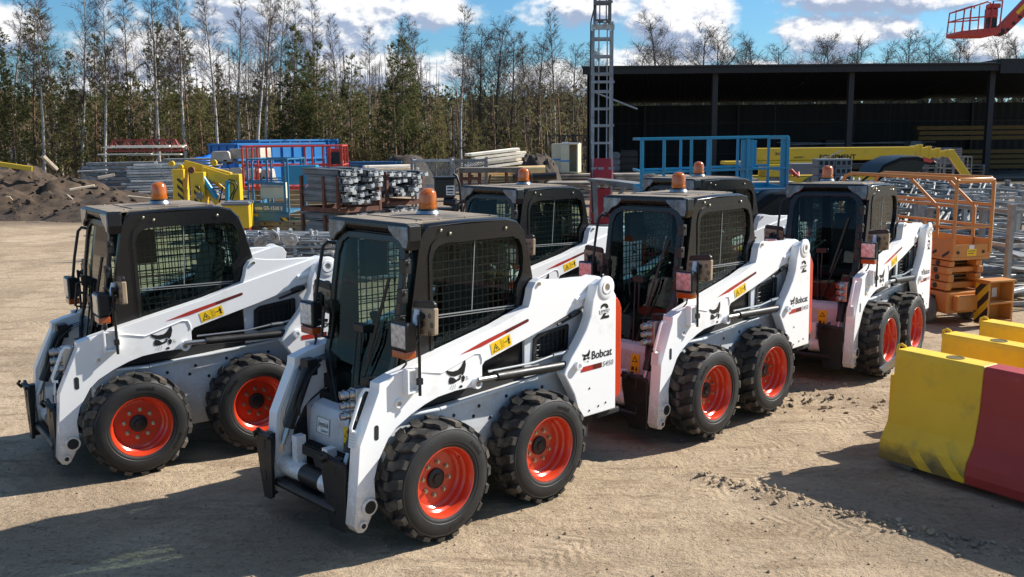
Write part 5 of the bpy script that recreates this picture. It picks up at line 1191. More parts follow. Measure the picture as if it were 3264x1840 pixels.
# ---- cast concrete blocks
def conc_block(w, d, h, notch=True, tap=.1):
    mb = MB()
    pl = [(0, 0), (w*.18, 0), (w*.22, h*.2), (w*.36, h*.2), (w*.40, 0), (w*.60, 0), (w*.64, h*.2), (w*.78, h*.2), (w*.82, 0), (w, 0), (w*(1-tap), h*.85), (w*(.92-tap), h), (w*(tap+.08), h), (w*tap, h*.85)] if notch else [(0, 0), (w, 0), (w, h), (0, h)]
    mb.prism(pl, 0, d); return mb.build('concrete_block', CONCB, bev=.02)
for (xa, xb, ya, yb, Y, d, nt, an, lab) in ((527, 581, 381, 409, 40, .8, 1, 0, 'notched concrete block on top of the stack, left one'), (579, 658, 374, 401, 40.3, 1.2, 0, -8, 'large squared concrete block on top of the stack'), (549, 580, 425, 452, 39.7, .8, 1, 0, 'tilted concrete block at the left of the middle layer'), (575, 612, 422, 450, 39.8, .8, 1, 0, 'notched concrete block in the middle layer, second from left'), (612, 650, 425, 452, 40, .8, 1, 0, 'notched concrete block in the middle layer behind the red rails'), (655, 682, 426, 450, 40, .8, 1, 0, 'notched concrete block at the right of the middle layer'), (560, 612, 464, 490, 39.8, .9, 0, 2, 'concrete block at the bottom of the stack'), (560, 622, 478, 492, 39.4, .7, 0, 0, 'low concrete slab at the foot of the stack'), (625, 690, 460, 490, 40.2, .9, 0, 0, 'wide concrete block under the right half of the stack')):
    a, b_ = D(xa, yb, Y), D(xb, ya, Y); o = conc_block(b_.x-a.x, d, b_.z-a.z, nt); o.location = a; o.rotation_euler = (0, rad(yr.uniform(-2, 2)), rad(an)); tag(o, lab, 'concrete block', 'stacked concrete blocks')
for (xa, xb, y, Y, lab) in ((535, 600, 411, 39.9, 'wooden pallet under the top concrete blocks'), (545, 685, 455, 39.9, 'long wooden pallet between the lower concrete blocks')):
    a, b_ = D(xa, y+3, Y), D(xb, y, Y); mb = MB()
    for i in range(5): mb.box(0, b_.x-a.x, .2*i, .2*i+.12, .09, .115)
    for i in range(3): x = i*(b_.x-a.x-.1)/2; mb.box(x, x+.1, 0, .92, 0, .09)
    o = mb.build('wooden_pallet', WOODG); o.location = a; tag(o, lab, 'pallet')

# ---- heaps of grey scaffold planks at the left
def plank(L, w, h, m, name):
    mb = MB(); mb.box(-L/2, L/2, -w/2, w/2, 0, h); mb.box(-L/2-.012, -L/2, -w/2+.01, w/2-.01, .004, h-.004); mb.box(L/2, L/2+.012, -w/2+.01, w/2-.01, .004, h-.004); return mb.build(name, m, bev=.004, seg=1)
def stack(x0, x1, Y, z0, n_lay, n_row, th, w, name, label, cat, group, m, L=None, jit=.25, ang=0, tilt=0):
    p = plank(L or (x1-x0), w, th*.72, m, name); sp = []
    for l in range(n_lay):
        for r in range(n_row):
            sp.append((((x0+x1)/2+yr.uniform(-jit, jit), Y+r*(w*1.05)+yr.uniform(-.10, .10)+l*.022, z0+l*th), (yr.uniform(-.015, .015), rad(tilt)+yr.uniform(-.008, .008), rad(ang)+yr.uniform(-.03, .03))))
    many(p, sp, label, cat, group)
a = D(230, 470, 40); b_ = D(355, 400, 40)
stack(a.x, b_.x+.5, 40, .12, 10, 2, .15, .32, 'scaffold_plank', 'grey steel scaffold plank in the long stack beside the dirt mound', 'scaffold plank', 'scaffold planks stacked by the mound', GALV, jit=.42, ang=14)
a = D(330, 470, 39); b_ = D(435, 400, 39)
stack(a.x, b_.x, 38.8, .05, 14, 2, .108, .32, 'scaffold_plank', 'grey steel scaffold plank in the crossed pile left of the yellow lift', 'scaffold plank', 'scaffold planks piled by the yellow lift', GALVL, jit=.45, ang=24)
a = D(400, 470, 41); b_ = D(530, 400, 41)
stack(a.x, b_.x, 41.5, .1, 14, 2, .115, .32, 'scaffold_plank', 'pale steel scaffold plank in the stack behind the yellow lift', 'scaffold plank', 'scaffold planks stacked behind the yellow lift', GALV, jit=.25)
a = D(385, 480, 36); b_ = D(455, 480, 36)
stack(a.x, b_.x, 36, .03, 2, 3, .07, .32, 'scaffold_plank', 'bright steel plank lying on the ground in front of the plank stacks', 'scaffold plank', 'scaffold planks on the ground', GALVL, jit=.3, ang=6)
# red lattice girders with white boards on top of the stacks
g0, g1 = D(275, 390, 40), D(472, 366, 40)
for q, (dy, lab) in enumerate(((0, 'red steel lattice girder lying on the plank stacks, front one'), (.7, 'red steel lattice girder lying on the plank stacks, rear one'))):
    mb = MB(); L = g1.x-g0.x-.2; H = .50
    mb.bar((.25, 0, H), (L-.25, 0, H), .06, .06); mb.bar((0, -.2, .05), (L, -.2, .05), .05, .05); mb.bar((0, .2, .05), (L, .2, .05), .05, .05)
    n = 6
    for i in range(n):
        xa, xm, xb = L*i/n, L*(i+.5)/n, L*(i+1)/n
        for s in (-.2, .2): mb.bar((xa, s, .05), (xm, 0, H), .035, .035); mb.bar((xm, 0, H), (xb, s, .05), .035, .035)
    o = mb.build('lattice_girder', RUST if q else mat('red_girder_paint', (.30, .045, .04), .6)); o.location = (g0.x+.1*q, 39.9+dy, g0.z+.1); tag(o, lab, 'girder', 'red lattice girders')
wp = plank(2.2, .22, .05, WOODW, 'white_board')
many(wp, [((g0.x+1.0+.55*(i % 3), 39.75+.26*(i//3), g0.z+.28+.05*(i % 2)), (0, 0, yr.uniform(-.05, .05))) for i in range(6)]+[((g0.x+.9, 39.4, g0.z+.0), (0, 0, 0)), ((g0.x+2.1, 39.4, g0.z-.02), (0, 0, 0))], 'white board lying on the red girders', 'board', 'white boards on the red girders')
# timber and pipe on the dirt mound
for (xa, ya, xb, yb, Y, w, h, m, name, lab, cat) in ((107, 393, 142, 427, 33.5, .28, .10, WOODP, 'wooden_beam', 'short thick wooden beam sticking up out of the dirt mound', 'beam'), (-30, 409, 82, 425, 33, .16, .16, YELP, 'yellow_beam', 'yellow painted beam lying on the dirt mound at the left edge', 'beam'), (-20, 420, 20, 424, 33, .3, .08, GALVL, 'steel_sheet', 'bright steel strip under the yellow beam', 'steel strip'),
        (175, 478, 238, 467, 30.3, .22, .07, WOODP, 'plank', 'pale plank lying across the lower earth heap', 'plank'), (195, 432, 270, 428, 34, .2, .05, GALVL, 'plank', 'pale grey plank on top of the earth heap', 'plank'), (165, 490, 180, 502, 29.5, .12, .05, WOODG, 'plank', 'short grey plank stub on the earth heap', 'plank'), (245, 448, 288, 440, 34, .2, .1, WOODG, 'plank', 'brown plank lying before the plank stacks', 'plank'), (20, 495, 27, 503, 29.2, .12, .04, WOODP, 'plank', 'small pale wood scrap on the big mound', 'wood scrap'), (320, 494, 400, 502, 31, .1, .06, WOODP, 'plank', 'thin pale stick lying by the foot of the earth heap', 'stick')):
    mb = MB(); A, B = D(xa, ya, Y), D(xb, yb, Y+.3); mb.bar(A, B, w, h); o = mb.build(name, m, bev=.01, seg=1); tag(o, lab, cat)

# ---- racks of grey formwork beams
def rack(x, Y, z, w, d, h, lab):
    t = thing('steel_rack', lab, 'rack', (x, Y, z), 0, 'rusty steel racks of formwork beams')
    for (px, py) in ((0, 0), (w, 0), (0, d), (w, d), (w*.62, 0)):
        mb = MB(); mb.bar((px, py, 0), (px, py, h), .075, .075); mb.build('post', RUST, t, bev=.005, seg=1)
    mb = MB(); mb.bar((0, 0, .06), (w, 0, .06), .06, .10); mb.bar((0, d, .06), (w, d, .06), .06, .10); mb.bar((0, 0, .06), (0, d, .06), .06, .10); mb.bar((w, 0, .06), (w, d, .06), .06, .10); mb.build('bottom_rail', RUST, t)
    return t
def fbeam():
    t = thing('formwork_beam', 'x', 'formwork beam')
    mb = MB(); L = 1.35; mb.prism([(-.09, 0), (.09, 0), (.09, .02), (.015, .02), (.015, .13), (.09, .13), (.09, .15), (-.09, .15), (-.09, .13), (-.015, .13), (-.015, .02), (-.09, .02)], -.06, L-.06, 'x'); mb.box(0, L-.1, -.092, -.088, .03, .12)
    mb.build('beam', BEAMG, t)
    mb = MB(); mb.box(L-.06, L+.0, -.07, .09, .01, .10); mb.box(L, L+.12, -.05, -.02, .02, .075); mb.box(L, L+.10, .04, .07, .06, .12); mb.box(L+.08, L+.12, -.05, .07, .02, .09); mb.build('end_bracket', GALVL, t)
    return t
fb = fbeam(); sp = []
labs = []
RA = rad(-42); RC = {}
for (px, Y, z, lay, word) in ((840, 20.6, .95, 5, 'upper left rack'), (840, 20.6, .10, 4, 'lower left rack'), (966, 22.6, .95, 4, 'upper right rack'), (966, 22.6, .10, 4, 'lower right rack')):
    c = D(px, 0, Y); ux = Vector((math.cos(RA), math.sin(RA), 0)); uy = Vector((-math.sin(RA), math.cos(RA), 0)); RC[word] = (c, z)
    for l in range(lay):
        for r in range(5):
            o_ = Vector((c.x, Y, 0))-ux*(1.35+yr.uniform(-.16, .16))+uy*(.1+r*.215)
            sp.append(((o_.x, o_.y, z+.12+l*.152+yr.uniform(0, .01)), (0, rad(yr.uniform(-1.0, 2.2)), RA+rad(yr.uniform(-2.5, 2.5))))); labs.append('grey steel formwork beam with pale end bracket in the '+word)
many(fb, sp, lambda i: labs[i], 'formwork beam', 'formwork beams in the racks')
for word, zz, lab in (('upper left rack', .86, 'rusty rack of formwork beams, upper left of the four'), ('lower left rack', 0, 'rusty rack of formwork beams standing on the ground, left'), ('upper right rack', .86, 'rusty rack of formwork beams, upper right of the four'), ('lower right rack', 0, 'rusty rack of formwork beams standing on the ground, right')):
    c, z = RC[word]; o_ = Vector((c.x, c.y, 0))-Vector((math.cos(RA), math.sin(RA), 0))*1.42
    t = rack(o_.x, o_.y, zz, 1.32, 1.15, .80, lab); t.rotation_euler = (0, 0, RA)

# ---- galvanised pipes with clamps behind the left loader
pp = MB(); pp.tube([(-1.7, 0, 0), (1.7, 0, 0)], .026, 8); pipe = pp.build('scaffold_tube', GALV, smooth=60); sp = []
for l in range(8):
    for r in range(12-l):
        sp.append(((-3.9+yr.uniform(-.3, .3), 16.6+r*.13+l*.065, .07+l*.098), (0, rad(yr.uniform(-1, 1)), rad(-7+yr.uniform(-4, 4)))))
many(pipe, sp, 'galvanised scaffold tube in the heap behind the left loader', 'scaffold tube', 'scaffold tubes heaped behind the left loader')
cl = thing('tube_clamp', 'x', 'clamp')
mb = MB(); mb.lathe([(.030, -.03), (.045, -.025), (.045, .025), (.030, .03)], 12, 'x', (0, 0, 0), close=True); mb.build('collar', GALVL, cl, smooth=40)
mb = MB(); mb.box(-.02, .02, .03, .10, -.03, .03); mb.tube([(-.04, .08, 0), (.04, .08, 0)], .013, 6); mb.build('wedge', GALVL, cl)
sp = [((-5.1+yr.uniform(0, 2.6), 16.62+l*.065+yr.uniform(-.03, .05), .11+l*.098), (yr.uniform(0, 6), yr.uniform(-.4, .4), yr.uniform(-.5, .5))) for l in range(8) for q in range(9)]
many(cl, sp, 'small steel clamp on the heap of scaffold tubes', 'clamp', 'clamps on the scaffold tubes')
def headplate(x, Y, z, s, rx, lab):
    t = thing('base_plate', lab, 'base plate', (x, Y, z), 0, 'steel prop head plates on the tube heap')
    mb = MB(); mb.prism([(-.17, -.02), (-.10, -.13), (.10, -.13), (.17, -.02), (.09, .12), (-.09, .12)], -.012, .012); mb.build('plate', GALVL, t, bev=.006); mb = MB(); mb.lathe([(.07, -.05), (.05, -.06), (.05, .06), (.07, .05)], 14, 'y'); mb.lathe([(.048, -.055), (0, -.05)], 14, 'y'); mb.build('socket', GALV, t, smooth=40)
    t.scale = (s, s, s); t.rotation_euler = rx
d_ = lambda x, y: D(x, y, 16.7)
for (x, y, s, rx, lab) in ((730, 602, .9, (.2, .2, .3), 'round pale steel head plate lying on the tube heap, right one'), (690, 594, .85, (.3, .6, -.4), 'pale steel head plate lying on the tube heap, middle one'), (655, 607, .8, (.2, -.4, .5), 'pale steel head plate lying on the tube heap, left one'), (822, 612, .6, (.3, .9, .1), 'small bent steel bracket at the right end of the tube heap')):
    q = d_(x, y); headplate(q.x, 16.7, q.z, s, rx, lab)
# ---- timber behind the racks
stack(D(1172, 0, 42).x, D(1318, 0, 42).x, 42.6, 1.16, 5, 3, .15, .24, 'timber_beam', 'long pale beam in the slanting timber stack left of the dark netting', 'timber', 'pale beams in the slanting stack', WOODW, jit=.35, ang=30, tilt=-5)
stack(D(1150, 0, 38).x, D(1335, 0, 38).x, 38, .70, 6, 3, .10, .20, 'timber_board', 'yellowish board in the sawn timber stack under the slanting beams', 'timber', 'yellow boards in the sawn timber stack', WOODY, jit=.25, ang=18)
stack(D(905, 0, 38).x, D(1030, 0, 38).x, 38, .72, 6, 3, .12, .18, 'timber_beam', 'white squared timber in the stack behind the right rack', 'timber', 'white timbers behind the racks', WOODW, jit=.25, ang=27)
stack(D(868, 0, 44).x, D(985, 0, 44).x, 44, 1.08, 3, 3, .12, .3, 'blue_sheet_pile', 'long dark blue steel section stacked below the wood, right of the red lift', 'steel section', 'blue steel sections below the wood', mat('dark_blue_steel', (.02, .10, .22), .5), jit=.3)
stack(D(868, 0, 44).x, D(985, 0, 44).x, 44, .0, 4, 2, .25, .3, 'timber_sleeper', 'dark sleeper under the blue steel sections', 'sleeper', 'sleepers under the blue steel', WOODG, jit=.2)
stack(D(1172, 0, 42).x+.2, D(1318, 0, 42).x, 42, .0, 4, 3, .28, .26, 'timber_sleeper', 'grey sleeper under the slanting pale beams', 'sleeper', 'sleepers under the pale beams', WOODG, jit=.2)
heap('net_heap', 'big heap of dark brown netting left of the beige cabinet', 'netting', [(D(1345, 0, 37).x, 37.4, 1.72, .85, 1.8), (D(1322, 0, 37).x, 37.2, 1.35, .7, 1.5), (D(1375, 0, 37).x, 37.4, 1.5, .75, 1.7)], -.5, 2.3, 35, 39.4, NETM, .08, .42, 3)
heap('net_heap', 'small brown heap behind the mesh cages', 'rubble heap', [(D(1010, 0, 46).x, 46, 1.6, 1.5, 2)], D(1010, 0, 46).x-1.6, D(1010, 0, 46).x+1.6, 44, 48, NETM, .14, .25, 4)
mb = MB(); mb.tube([D(1305, 430, 33), D(1372, 428, 33)], .16, 12); o = mb.build('log', WOODY, smooth=50); tag(o, 'yellowish log lying in front of the brown netting', 'log')
mb = MB(); mb.tube([D(1290, 447, 31), D(1400, 443, 31)], .12, 12); o = mb.build('pipe', SATIN, smooth=50); tag(o, 'long dark pipe lying in front of the brown netting', 'pipe')
# ---- wire mesh cages, trestle table and pump unit
def cage(xa, xb, ya, yb, Y, d, lab):
    a, b_ = D(xa, yb, Y), D(xb, ya, Y); w_, h_ = b_.x-a.x, b_.z-a.z
    t = thing('mesh_cage', lab, 'mesh cage', (a.x, Y, a.z), 0, 'galvanised mesh cages')
    for x in (0, w_):
        for y in (0, d):
            mb = MB(); mb.bar((x, y, -a.z), (x, y, h_+.06), .07, .07); mb.build('post', GALV, t)
    mb = MB()
    for z in (.0, h_-.03):
        for p, q in (((0, 0), (w_, 0)), ((w_, 0), (w_, d)), ((w_, d), (0, d)), ((0, d), (0, 0))): mb.bar(p+(z,), q+(z,), .045, .06)
    mb.build('frame_rail', GALV, t)
    mb = MB(); n = int(w_/.075); s = .004
    for i in range(-int(h_/.05), n+1):
        x0 = i*.075
        for sg in (1, -1):
            p0x, p1x = (x0, x0+h_*1.2) if sg > 0 else (x0+h_*1.2, x0)
            za, zb = 0.0, h_
            pts = []
            for tt in (0, 1): pts.append((p0x+(p1x-p0x)*tt, za+(zb-za)*tt))
            (ax, az_), (bx, bz) = pts
            def clip(ax, az_, bx, bz):
                lo, hi = 0, 1; dx_ = bx-ax
                for lim, sgn in ((0, 1), (w_, -1)):
                    if dx_*sgn == 0: continue
                    tt = (lim-ax)/dx_
                    if dx_*sgn > 0: lo = max(lo, tt)
                    else: hi = min(hi, tt)
                return lo, hi
            lo, hi = clip(ax, az_, bx, bz)
            if hi-lo > .02: mb.bar((ax+(bx-ax)*lo, .02, az_+(bz-az_)*lo), (ax+(bx-ax)*hi, .02, az_+(bz-az_)*hi), .010, .012)
    mb.build('wire_mesh', GALVL, t, flip=False)
cage(1037, 1134, 402, 470, 28, 1.0, 'galvanised mesh cage behind the black pump unit')
cage(1136, 1222, 402, 480, 28.1, 1.0, 'galvanised mesh cage behind the trestle table')
t = thing('trestle_table', 'brown steel trestle with a thick grey timber top', 'trestle', (D(1147, 0, 26).x, 26, 0))
tw = D(1312, 0, 26).x-D(1147, 0, 26).x; tz = D(1147, 436, 26).z
mb = MB(); mb.box(0, tw, 0, .5, tz, D(1147, 423, 26).z); mb.build('top', WOODG, t, bev=.01)
for x in (.05, .28, .55, tw-.45):
    mb = MB(); mb.bar((x, .1, 0), (x, .1, tz), .09, .09); mb.bar((x, .1, .3), (x+.3, .1, tz-.05), .05, .05); mb.build('leg', RUST, t)
mb = MB(); mb.bar((0, .1, tz-.15), (.6, .1, tz-.15), .06, .08); mb.build('brace', RUST, t)
mb = MB()
for i in range(5): mb.tube([D(1318+i*3, 428, 25.6), D(1325+i*3, 440, 25.5), D(1322+i*4, 462, 25.6)], .015, 6)
o = mb.build('cable_coil', RUST, smooth=50); tag(o, 'rusty bundle of bent rods hanging by the trestle', 'rod bundle')
t = thing('pump_unit', 'black engine pump unit with a white label and bent exhaust pipe', 'pump', (D(1082, 0, 20).x, 20, 0))
mb = MB(); mb.box(0, .42, 0, .5, 1.22, 1.62); mb.box(-.02, .46, -.02, .52, 1.62, 1.66); mb.box(.0, .4, .05, .5, .25, 1.0); o = mb.build('engine_box', SATIN, t, bev=.02)
mb = MB(); mb.box(.25, .42, -.012, -.004, 1.28, 1.48, 0)
for q, (z0, z1) in enumerate(((1.42, 1.45), (1.36, 1.39), (1.31, 1.33))): mb.box(.27, .40, -.016, -.013, z0, z1, 1)
mb.build('label_plate', [PAPERM, INK], o)
mb = MB(); mb.tube([(.2, .1, 1.15), (.45, .05, 1.12)], .09, 12); mb.tube([(.42, -.05, 1.05), (.50, -.08, 1.0)], .11, 14); mb.build('air_filter', SATIN, t, smooth=40)
mb = MB(); mb.tube([(.40, .0, 1.72), (.47, 0, 1.68), (.53, 0, 1.5), (.56, 0, 1.1), (.60, 0, .5)], .028, 8); mb.build('exhaust_pipe', SATIN, t, smooth=50)
for x in (.05, .4): mb = MB(); mb.bar((x, .1, 0), (x, .1, .3), .08, .08); mb.build('leg', SATIN, t)
a = D(1372, 0, 50); b_ = D(1478, 0, 50)
t = thing('mesh_fence', 'dark wire mesh fence panels beside the left end of the shed', 'fence', (a.x, 50, 0))
for i in range(4):
    x = (b_.x-a.x)*i/3; mb = MB(); mb.bar((x, 0, 0), (x, 0, 2.6), .07, .07); mb.build('post', SHEDM, t)
mb = MB()
for z in (.15, 1.3, 2.5): mb.bar((0, 0, z), (b_.x-a.x, 0, z), .04, .05)
for i in range(34): x = (b_.x-a.x)*i/33; mb.bar((x, .02, .15), (x, .02, 2.5), .018, .018)
mb.build('mesh_panel', SHEDM, t)
# ---- beige cabinet on a board stack
stack(D(1395, 0, 40).x, D(1530, 0, 40).x, 39.6, .0, 8, 3, .12, .3, 'shuttering_board', 'grey shuttering board in the stack under the beige cabinet', 'board', 'shuttering boards under the cabinet', WOODG, jit=.2)
a = D(1411, 428, 40); b_ = D(1467, 361, 40)
t = thing('beige_cabinet', 'beige steel cabinet with its door ajar and a strip of blue tape', 'cabinet', (a.x, 40, .97), rad(-14)); h_ = b_.z-.97
mb = MB(); mb.box(0, .05, 0, .8, 0, h_); mb.box(.05, .72, .75, .8, 0, h_); mb.box(.67, .72, 0, .75, 0, h_); mb.box(.05, .67, 0, .75, h_-.05, h_); mb.box(.05, .67, 0, .75, 0, .05); mb.box(-.45, 0, 0.3, .8, 0, h_); mb.build('carcass', BEIGE, t, bev=.008)
mb = MB(); mb.box(0, .36, -.04, -.01, .02, h_-.04); mb.build('door', BEIGE, t, bev=.005); mb = MB(); mb.box(-.005, .365, -.048, -.042, h_*.38, h_*.43); mb.box(-.46, -.001, .285, .295, h_*.42, h_*.47); mb.build('tape', BLUET, t)
mb = MB(); mb.bar((.05, .1, h_+.03), (.8, -.1, h_+.0), .12, .05); mb.build('lid_bar', WHITEP, t)

# ---- mast climber
mx, my = 2.27, 24.0
t = thing('mast_climber', 'tall grey lattice mast with ladder rungs rising past the top of the photo', 'mast', (mx, my, 0))
for (z0, z1, w_) in ((0, 5.05, .46), (5.05, 9.0, .36)):
    mb = MB()
    for sx in (-1, 1):
        for sy in (-1, 1): mb.bar((sx*w_/2, sy*w_/2, z0), (sx*w_/2, sy*w_/2, z1), .045, .045)
        mb.bar((sx*w_*.22, -w_/2, z0), (sx*w_*.22, -w_/2, z1), .028, .028)
    z = z0+.2; i = 0
    while z < z1:
        for y in (-w_/2, w_/2): mb.bar((-w_/2, y, z), (w_/2, y, z), .035, .05)
        mb.bar((-w_/2, -w_/2, z), (-w_/2, w_/2, z), .035, .05); mb.bar((w_/2, -w_/2, z), (w_/2, w_/2, z), .035, .05)
        z += .42
    for z in [z0+.6+1.05*i for i in range(int((z1-z0)/1.05))]:
        mb.box(-w_/2-.05, w_/2+.05, -w_/2-.04, -w_/2+.01, z, z+.06)
    mb.build('mast_section', GALVD, t)
mb = MB(); mb.box(-.27, .27, -.30, -.20, 5.02, 5.14)
for x in (-.2, 0, .18): mb.tube([(x, -.3, 5.16), (x+.06, -.3, 5.16)], .06, 10)
mb.build('collar', GALVL, t)
mb = MB(); mb.tube([(-.20, -.22, 5.6), (-.30, -.26, 5.2), (-.32, -.26, 3.0), (-.30, -.26, 1.9), (-.24, -.3, .6)], .018, 6); mb.build('cable', SATIN, t, smooth=50)
mb = MB(); mb.box(-.40, .40, -.36, .36, .02, .30); mb.build('foot', GALVD, t)
for (z0, z1, w0, w1, lab) in ((1.32, 1.92, .56, .52, 'upper'), (.12, 1.18, .60, .50, 'lower')):
    mb = MB(); vs = []; n = 28; rr = random.Random(int(z0*100))
    for j in range(9):
        z = z0+(z1-z0)*j/8; w_ = (w0+(w1-w0)*j/8)/2
        for i in range(n):
            a = 2*PI*i/n; c, s = math.cos(a), math.sin(a); q = max(abs(c), abs(s)); f = w_/q*(1+.06*MN.noise((c*2.2, s*2.2, z*2+3)))
            vs.append((c*f, s*f, z))
    mb.add(vs, [(j*n+i, j*n+(i+1) % n, (j+1)*n+(i+1) % n, (j+1)*n+i) for j in range(8) for i in range(n)]); mb.build('tarpaulin_wrap', REDT, t, smooth=80)
t = thing('work_platform', 'grey steel platform arm with braces beside the red-wrapped mast foot', 'platform', (0, 0, 0))
mb = MB(); p0, p1 = D(1492, 452, 23.4), D(1640, 467, 22.4); mb.bar(p0, p1, .5, .07); mb.bar(D(1530, 460, 23.0), D(1625, 472, 22.0), .10, .12); mb.build('deck', GALVD, t, bev=.008)
mb = MB(); mb.bar(D(1574, 470, 22.6), D(1512, 545, 22.9), .07, .07); mb.bar(D(1496, 455, 23.3), D(1500, 560, 23.3), .10, .10); mb.bar(D(1634, 470, 22.3), D(1636, 560, 22.3), .06, .06); mb.build('brace', GALVD, t)
# ---- yard of boards between the cabs
for (xa, xb, y, Y, lay, rows, m, w_, lab, grp) in ((1395, 1500, 470, 28, 5, 4, WOODG, .26, 'weathered board in the pile left of the mast foot', 'weathered boards left of the mast'), (1540, 1640, 447, 34, 6, 4, WOODG, .3, 'grey board in the pile right of the mast', 'grey boards right of the mast'), (1660, 1760, 452, 34, 5, 4, WOODG, .3, 'grey board in the pile behind the big blue lift', 'grey boards behind the blue lift'), (1790, 1900, 462, 30, 5, 4, GALVD, .3, 'flat steel panel in the pile seen through the blue guardrails', 'steel panels behind the blue lift'), (1880, 1990, 470, 27, 5, 3, WOODG, .3, 'pale board in the pile at the right end of the blue lift', 'pale boards at the right end of the blue lift')):
    p, q = D(xa, y, Y), D(xb, y, Y); th_ = max(.06, (p.z-.02)/lay) if p.z < .9 else .11
    stack(p.x, q.x, Y, max(.02, p.z-lay*th_+.15), lay, rows, th_, w_, 'board', lab, 'board', grp, m, jit=.25, ang=yr.uniform(-5, 5))
# low tangle of short tubes beside the mast
sh = MB(); sh.tube([(-.45, 0, 0), (.45, 0, 0)], .022, 7); sh.lathe([(.03, -.45), (.045, -.43), (.03, -.41)], 8, 'x', (0, 0, 0)); st_ = sh.build('short_tube', GALV, smooth=50)
sp = [((yr.uniform(.0, 1.55), 22.2+yr.uniform(-.3, 1.2), .05+.62*yr.random()), (yr.uniform(-.2, .2), yr.uniform(-.2, .2), yr.uniform(-.6, .6))) for i in range(46)]
sp += [((yr.uniform(2.75, 4.1), 20.6+yr.uniform(-.3, 1.2), .05+.68*yr.random()), (yr.uniform(-.2, .2), yr.uniform(-.2, .2), yr.uniform(-.6, .6))) for i in range(50)]
many(st_, sp, lambda i: 'short galvanised tube in the tangle left of the red tarpaulin' if i < 46 else 'short galvanised tube in the tangle right of the red tarpaulin', 'tube', 'short tubes tangled by the mast')

# ---- yellow truck crane and other things before the shed
t = thing('truck_crane', 'yellow truck-mounted crane boom lying flat before the shed, lettered EQUIPMENT', 'crane', (0, 0, 0))
A, B = D(1905, 388, 35), D(2300, 392, 35)
mb = MB(); mb.box(A.x, B.x, 35, 35.6, 1.52, 1.98); mb.box(A.x-1.2, A.x+2.0, 34.9, 35.7, 1.40, 1.52); bm = mb.build('boom', YELP, t, bev=.03)
mb = MB(); put_text(mb, 'EQUIPMENT', frame_M((D(2078, 0, 35).x, 34.99, 1.56), (1, 0, 0), (0, 0, 1)), .17, 1.32, .03); mb.build('boom_lettering', INK, bm); mb = MB(); put_text(mb, '3000', frame_M((D(1962, 0, 35).x, 34.99, 1.72), (1, 0, 0), (0, 0, 1)), .10, .5, .01); mb.build('boom_number', INK, bm); mb = MB(); put_text(mb, '43997', frame_M((D(1998, 0, 35).x+.2, 34.99, 1.60), (1, 0, 0), (0, 0, 1)), .07, .35, .01); mb.build('boom_number', INK, bm)
x = B.x
for i, s in enumerate((.20, .17, .14, .11)):
    mb = MB(); mb.box(x, x+.30, 35.3-s, 35.3+s, 1.72-s, 1.72+s*1.5-.02*i); mb.box(x+.24, x+.34, 35.28-s, 35.32+s, 1.70-s, 1.76+s*1.5-.02*i); mb.build('boom_collar', YELP, t, bev=.02); x += .34
mb = MB(); mb.bar((x+.05, 35.3, 1.80), (x+.72, 35.2, .85), .22, .26); mb.bar((x-.1, 35.3, 1.72), (x+.2, 35.3, 1.75), .25, .25); mb.build('jib', YELP, t, bev=.02)
mb = MB(); mb.box(A.x+.9, A.x+4.6, 35.0, 35.7, 1.18, 1.38); mb.build('boom_cylinder', SATIN, t, bev=.02)
mb = MB(); mb.box(A.x-.2, A.x+5.6, 34.7, 36.4, .55, .95); mb.box(A.x+.3, A.x+1.2, 34.6, 36, .95, 1.40); mb.build('chassis', YELP, t, bev=.03)
for xx in (.6, 2.0, 4.6): wheel_simple(t, A.x+xx, 34.75, .48, .3)
mb = MB(); mb.bar(D(2015, 432, 31), D(2075, 397, 31), .07, .07); mb.bar(D(2020, 425, 30.8), D(2120, 378, 30.8), .05, .03); o = mb.build('loose_pole', GALV); tag(o, 'thin grey poles leaning up against the yellow crane boom', 'pole')
pb = thing('plastic_crate', 'x', 'crate'); mb = MB(); mb.box(0, .42, 0, .5, 0, .2); mb.build('body', GREYBOX, pb, bev=.02); mb = MB()
for i in range(3): mb.box(.04+.13*i, .12+.13*i, -.006, 0, .05, .15)
mb.build('vent', DARK, pb)
c0_ = D(2057, 438, 24)
many(pb, [((c0_.x+.435*(i % 2), 24, c0_.z-.65+.205*(i//2)), (0, 0, yr.uniform(-.03, .03))) for i in range(10)], lambda i: 'dark grey plastic crate, %s column, %s from the top of the stack' % (('left', 'right')[i % 2], ('fifth', 'fourth', 'third', 'second', 'first')[i//2]), 'crate', 'grey crates stacked before the yellow crane')
mb = MB(); mb.box(-.1, 1.0, -.05, .6, 0, c0_.z-.65); o = mb.build('crate_plinth', WOODG, bev=.02); o.location = (c0_.x, 24, 0); tag(o, 'timber plinth under the grey plastic crates', 'plinth')
# parked car with its tailgate up
c = D(2172, 430, 17); t = thing('parked_car', 'black estate car with its tailgate raised, behind the orange lift', 'car', (c.x+.34, 17.2, 0))
mb = MB(); mb.prism([(-3.3, .35), (.05, .38), (.12, .75), (.02, 1.0), (-.25, 1.42), (-.5, 1.47), (-1.9, 1.45), (-2.5, 1.0), (-3.4, .85), (-3.5, .6)], 0, 1.65); body = mb.build('body', CARP, t, bev=.10, seg=4, smooth=40)
mb = MB(); mb.prism([(-.42, 1.02), (-.42, 1.36), (-1.75, 1.36), (-2.25, 1.02)], -.004, .004); mb.build('side_window', SMOKED, body)
for x_ in (-2.75, -.65):
    for y_ in (.08, 1.57): wheel_simple(t, x_, y_, .32, .2, RUBBER, CHROME)
tg = MB(); pr = [(-.02, 1.72), (.12, 1.92), (.42, 2.05), (.72, 2.07), (1.02, 1.99), (1.10, 1.93), (1.0, 1.90), (.72, 1.97), (.45, 1.96), (.2, 1.84), (.06, 1.68)]
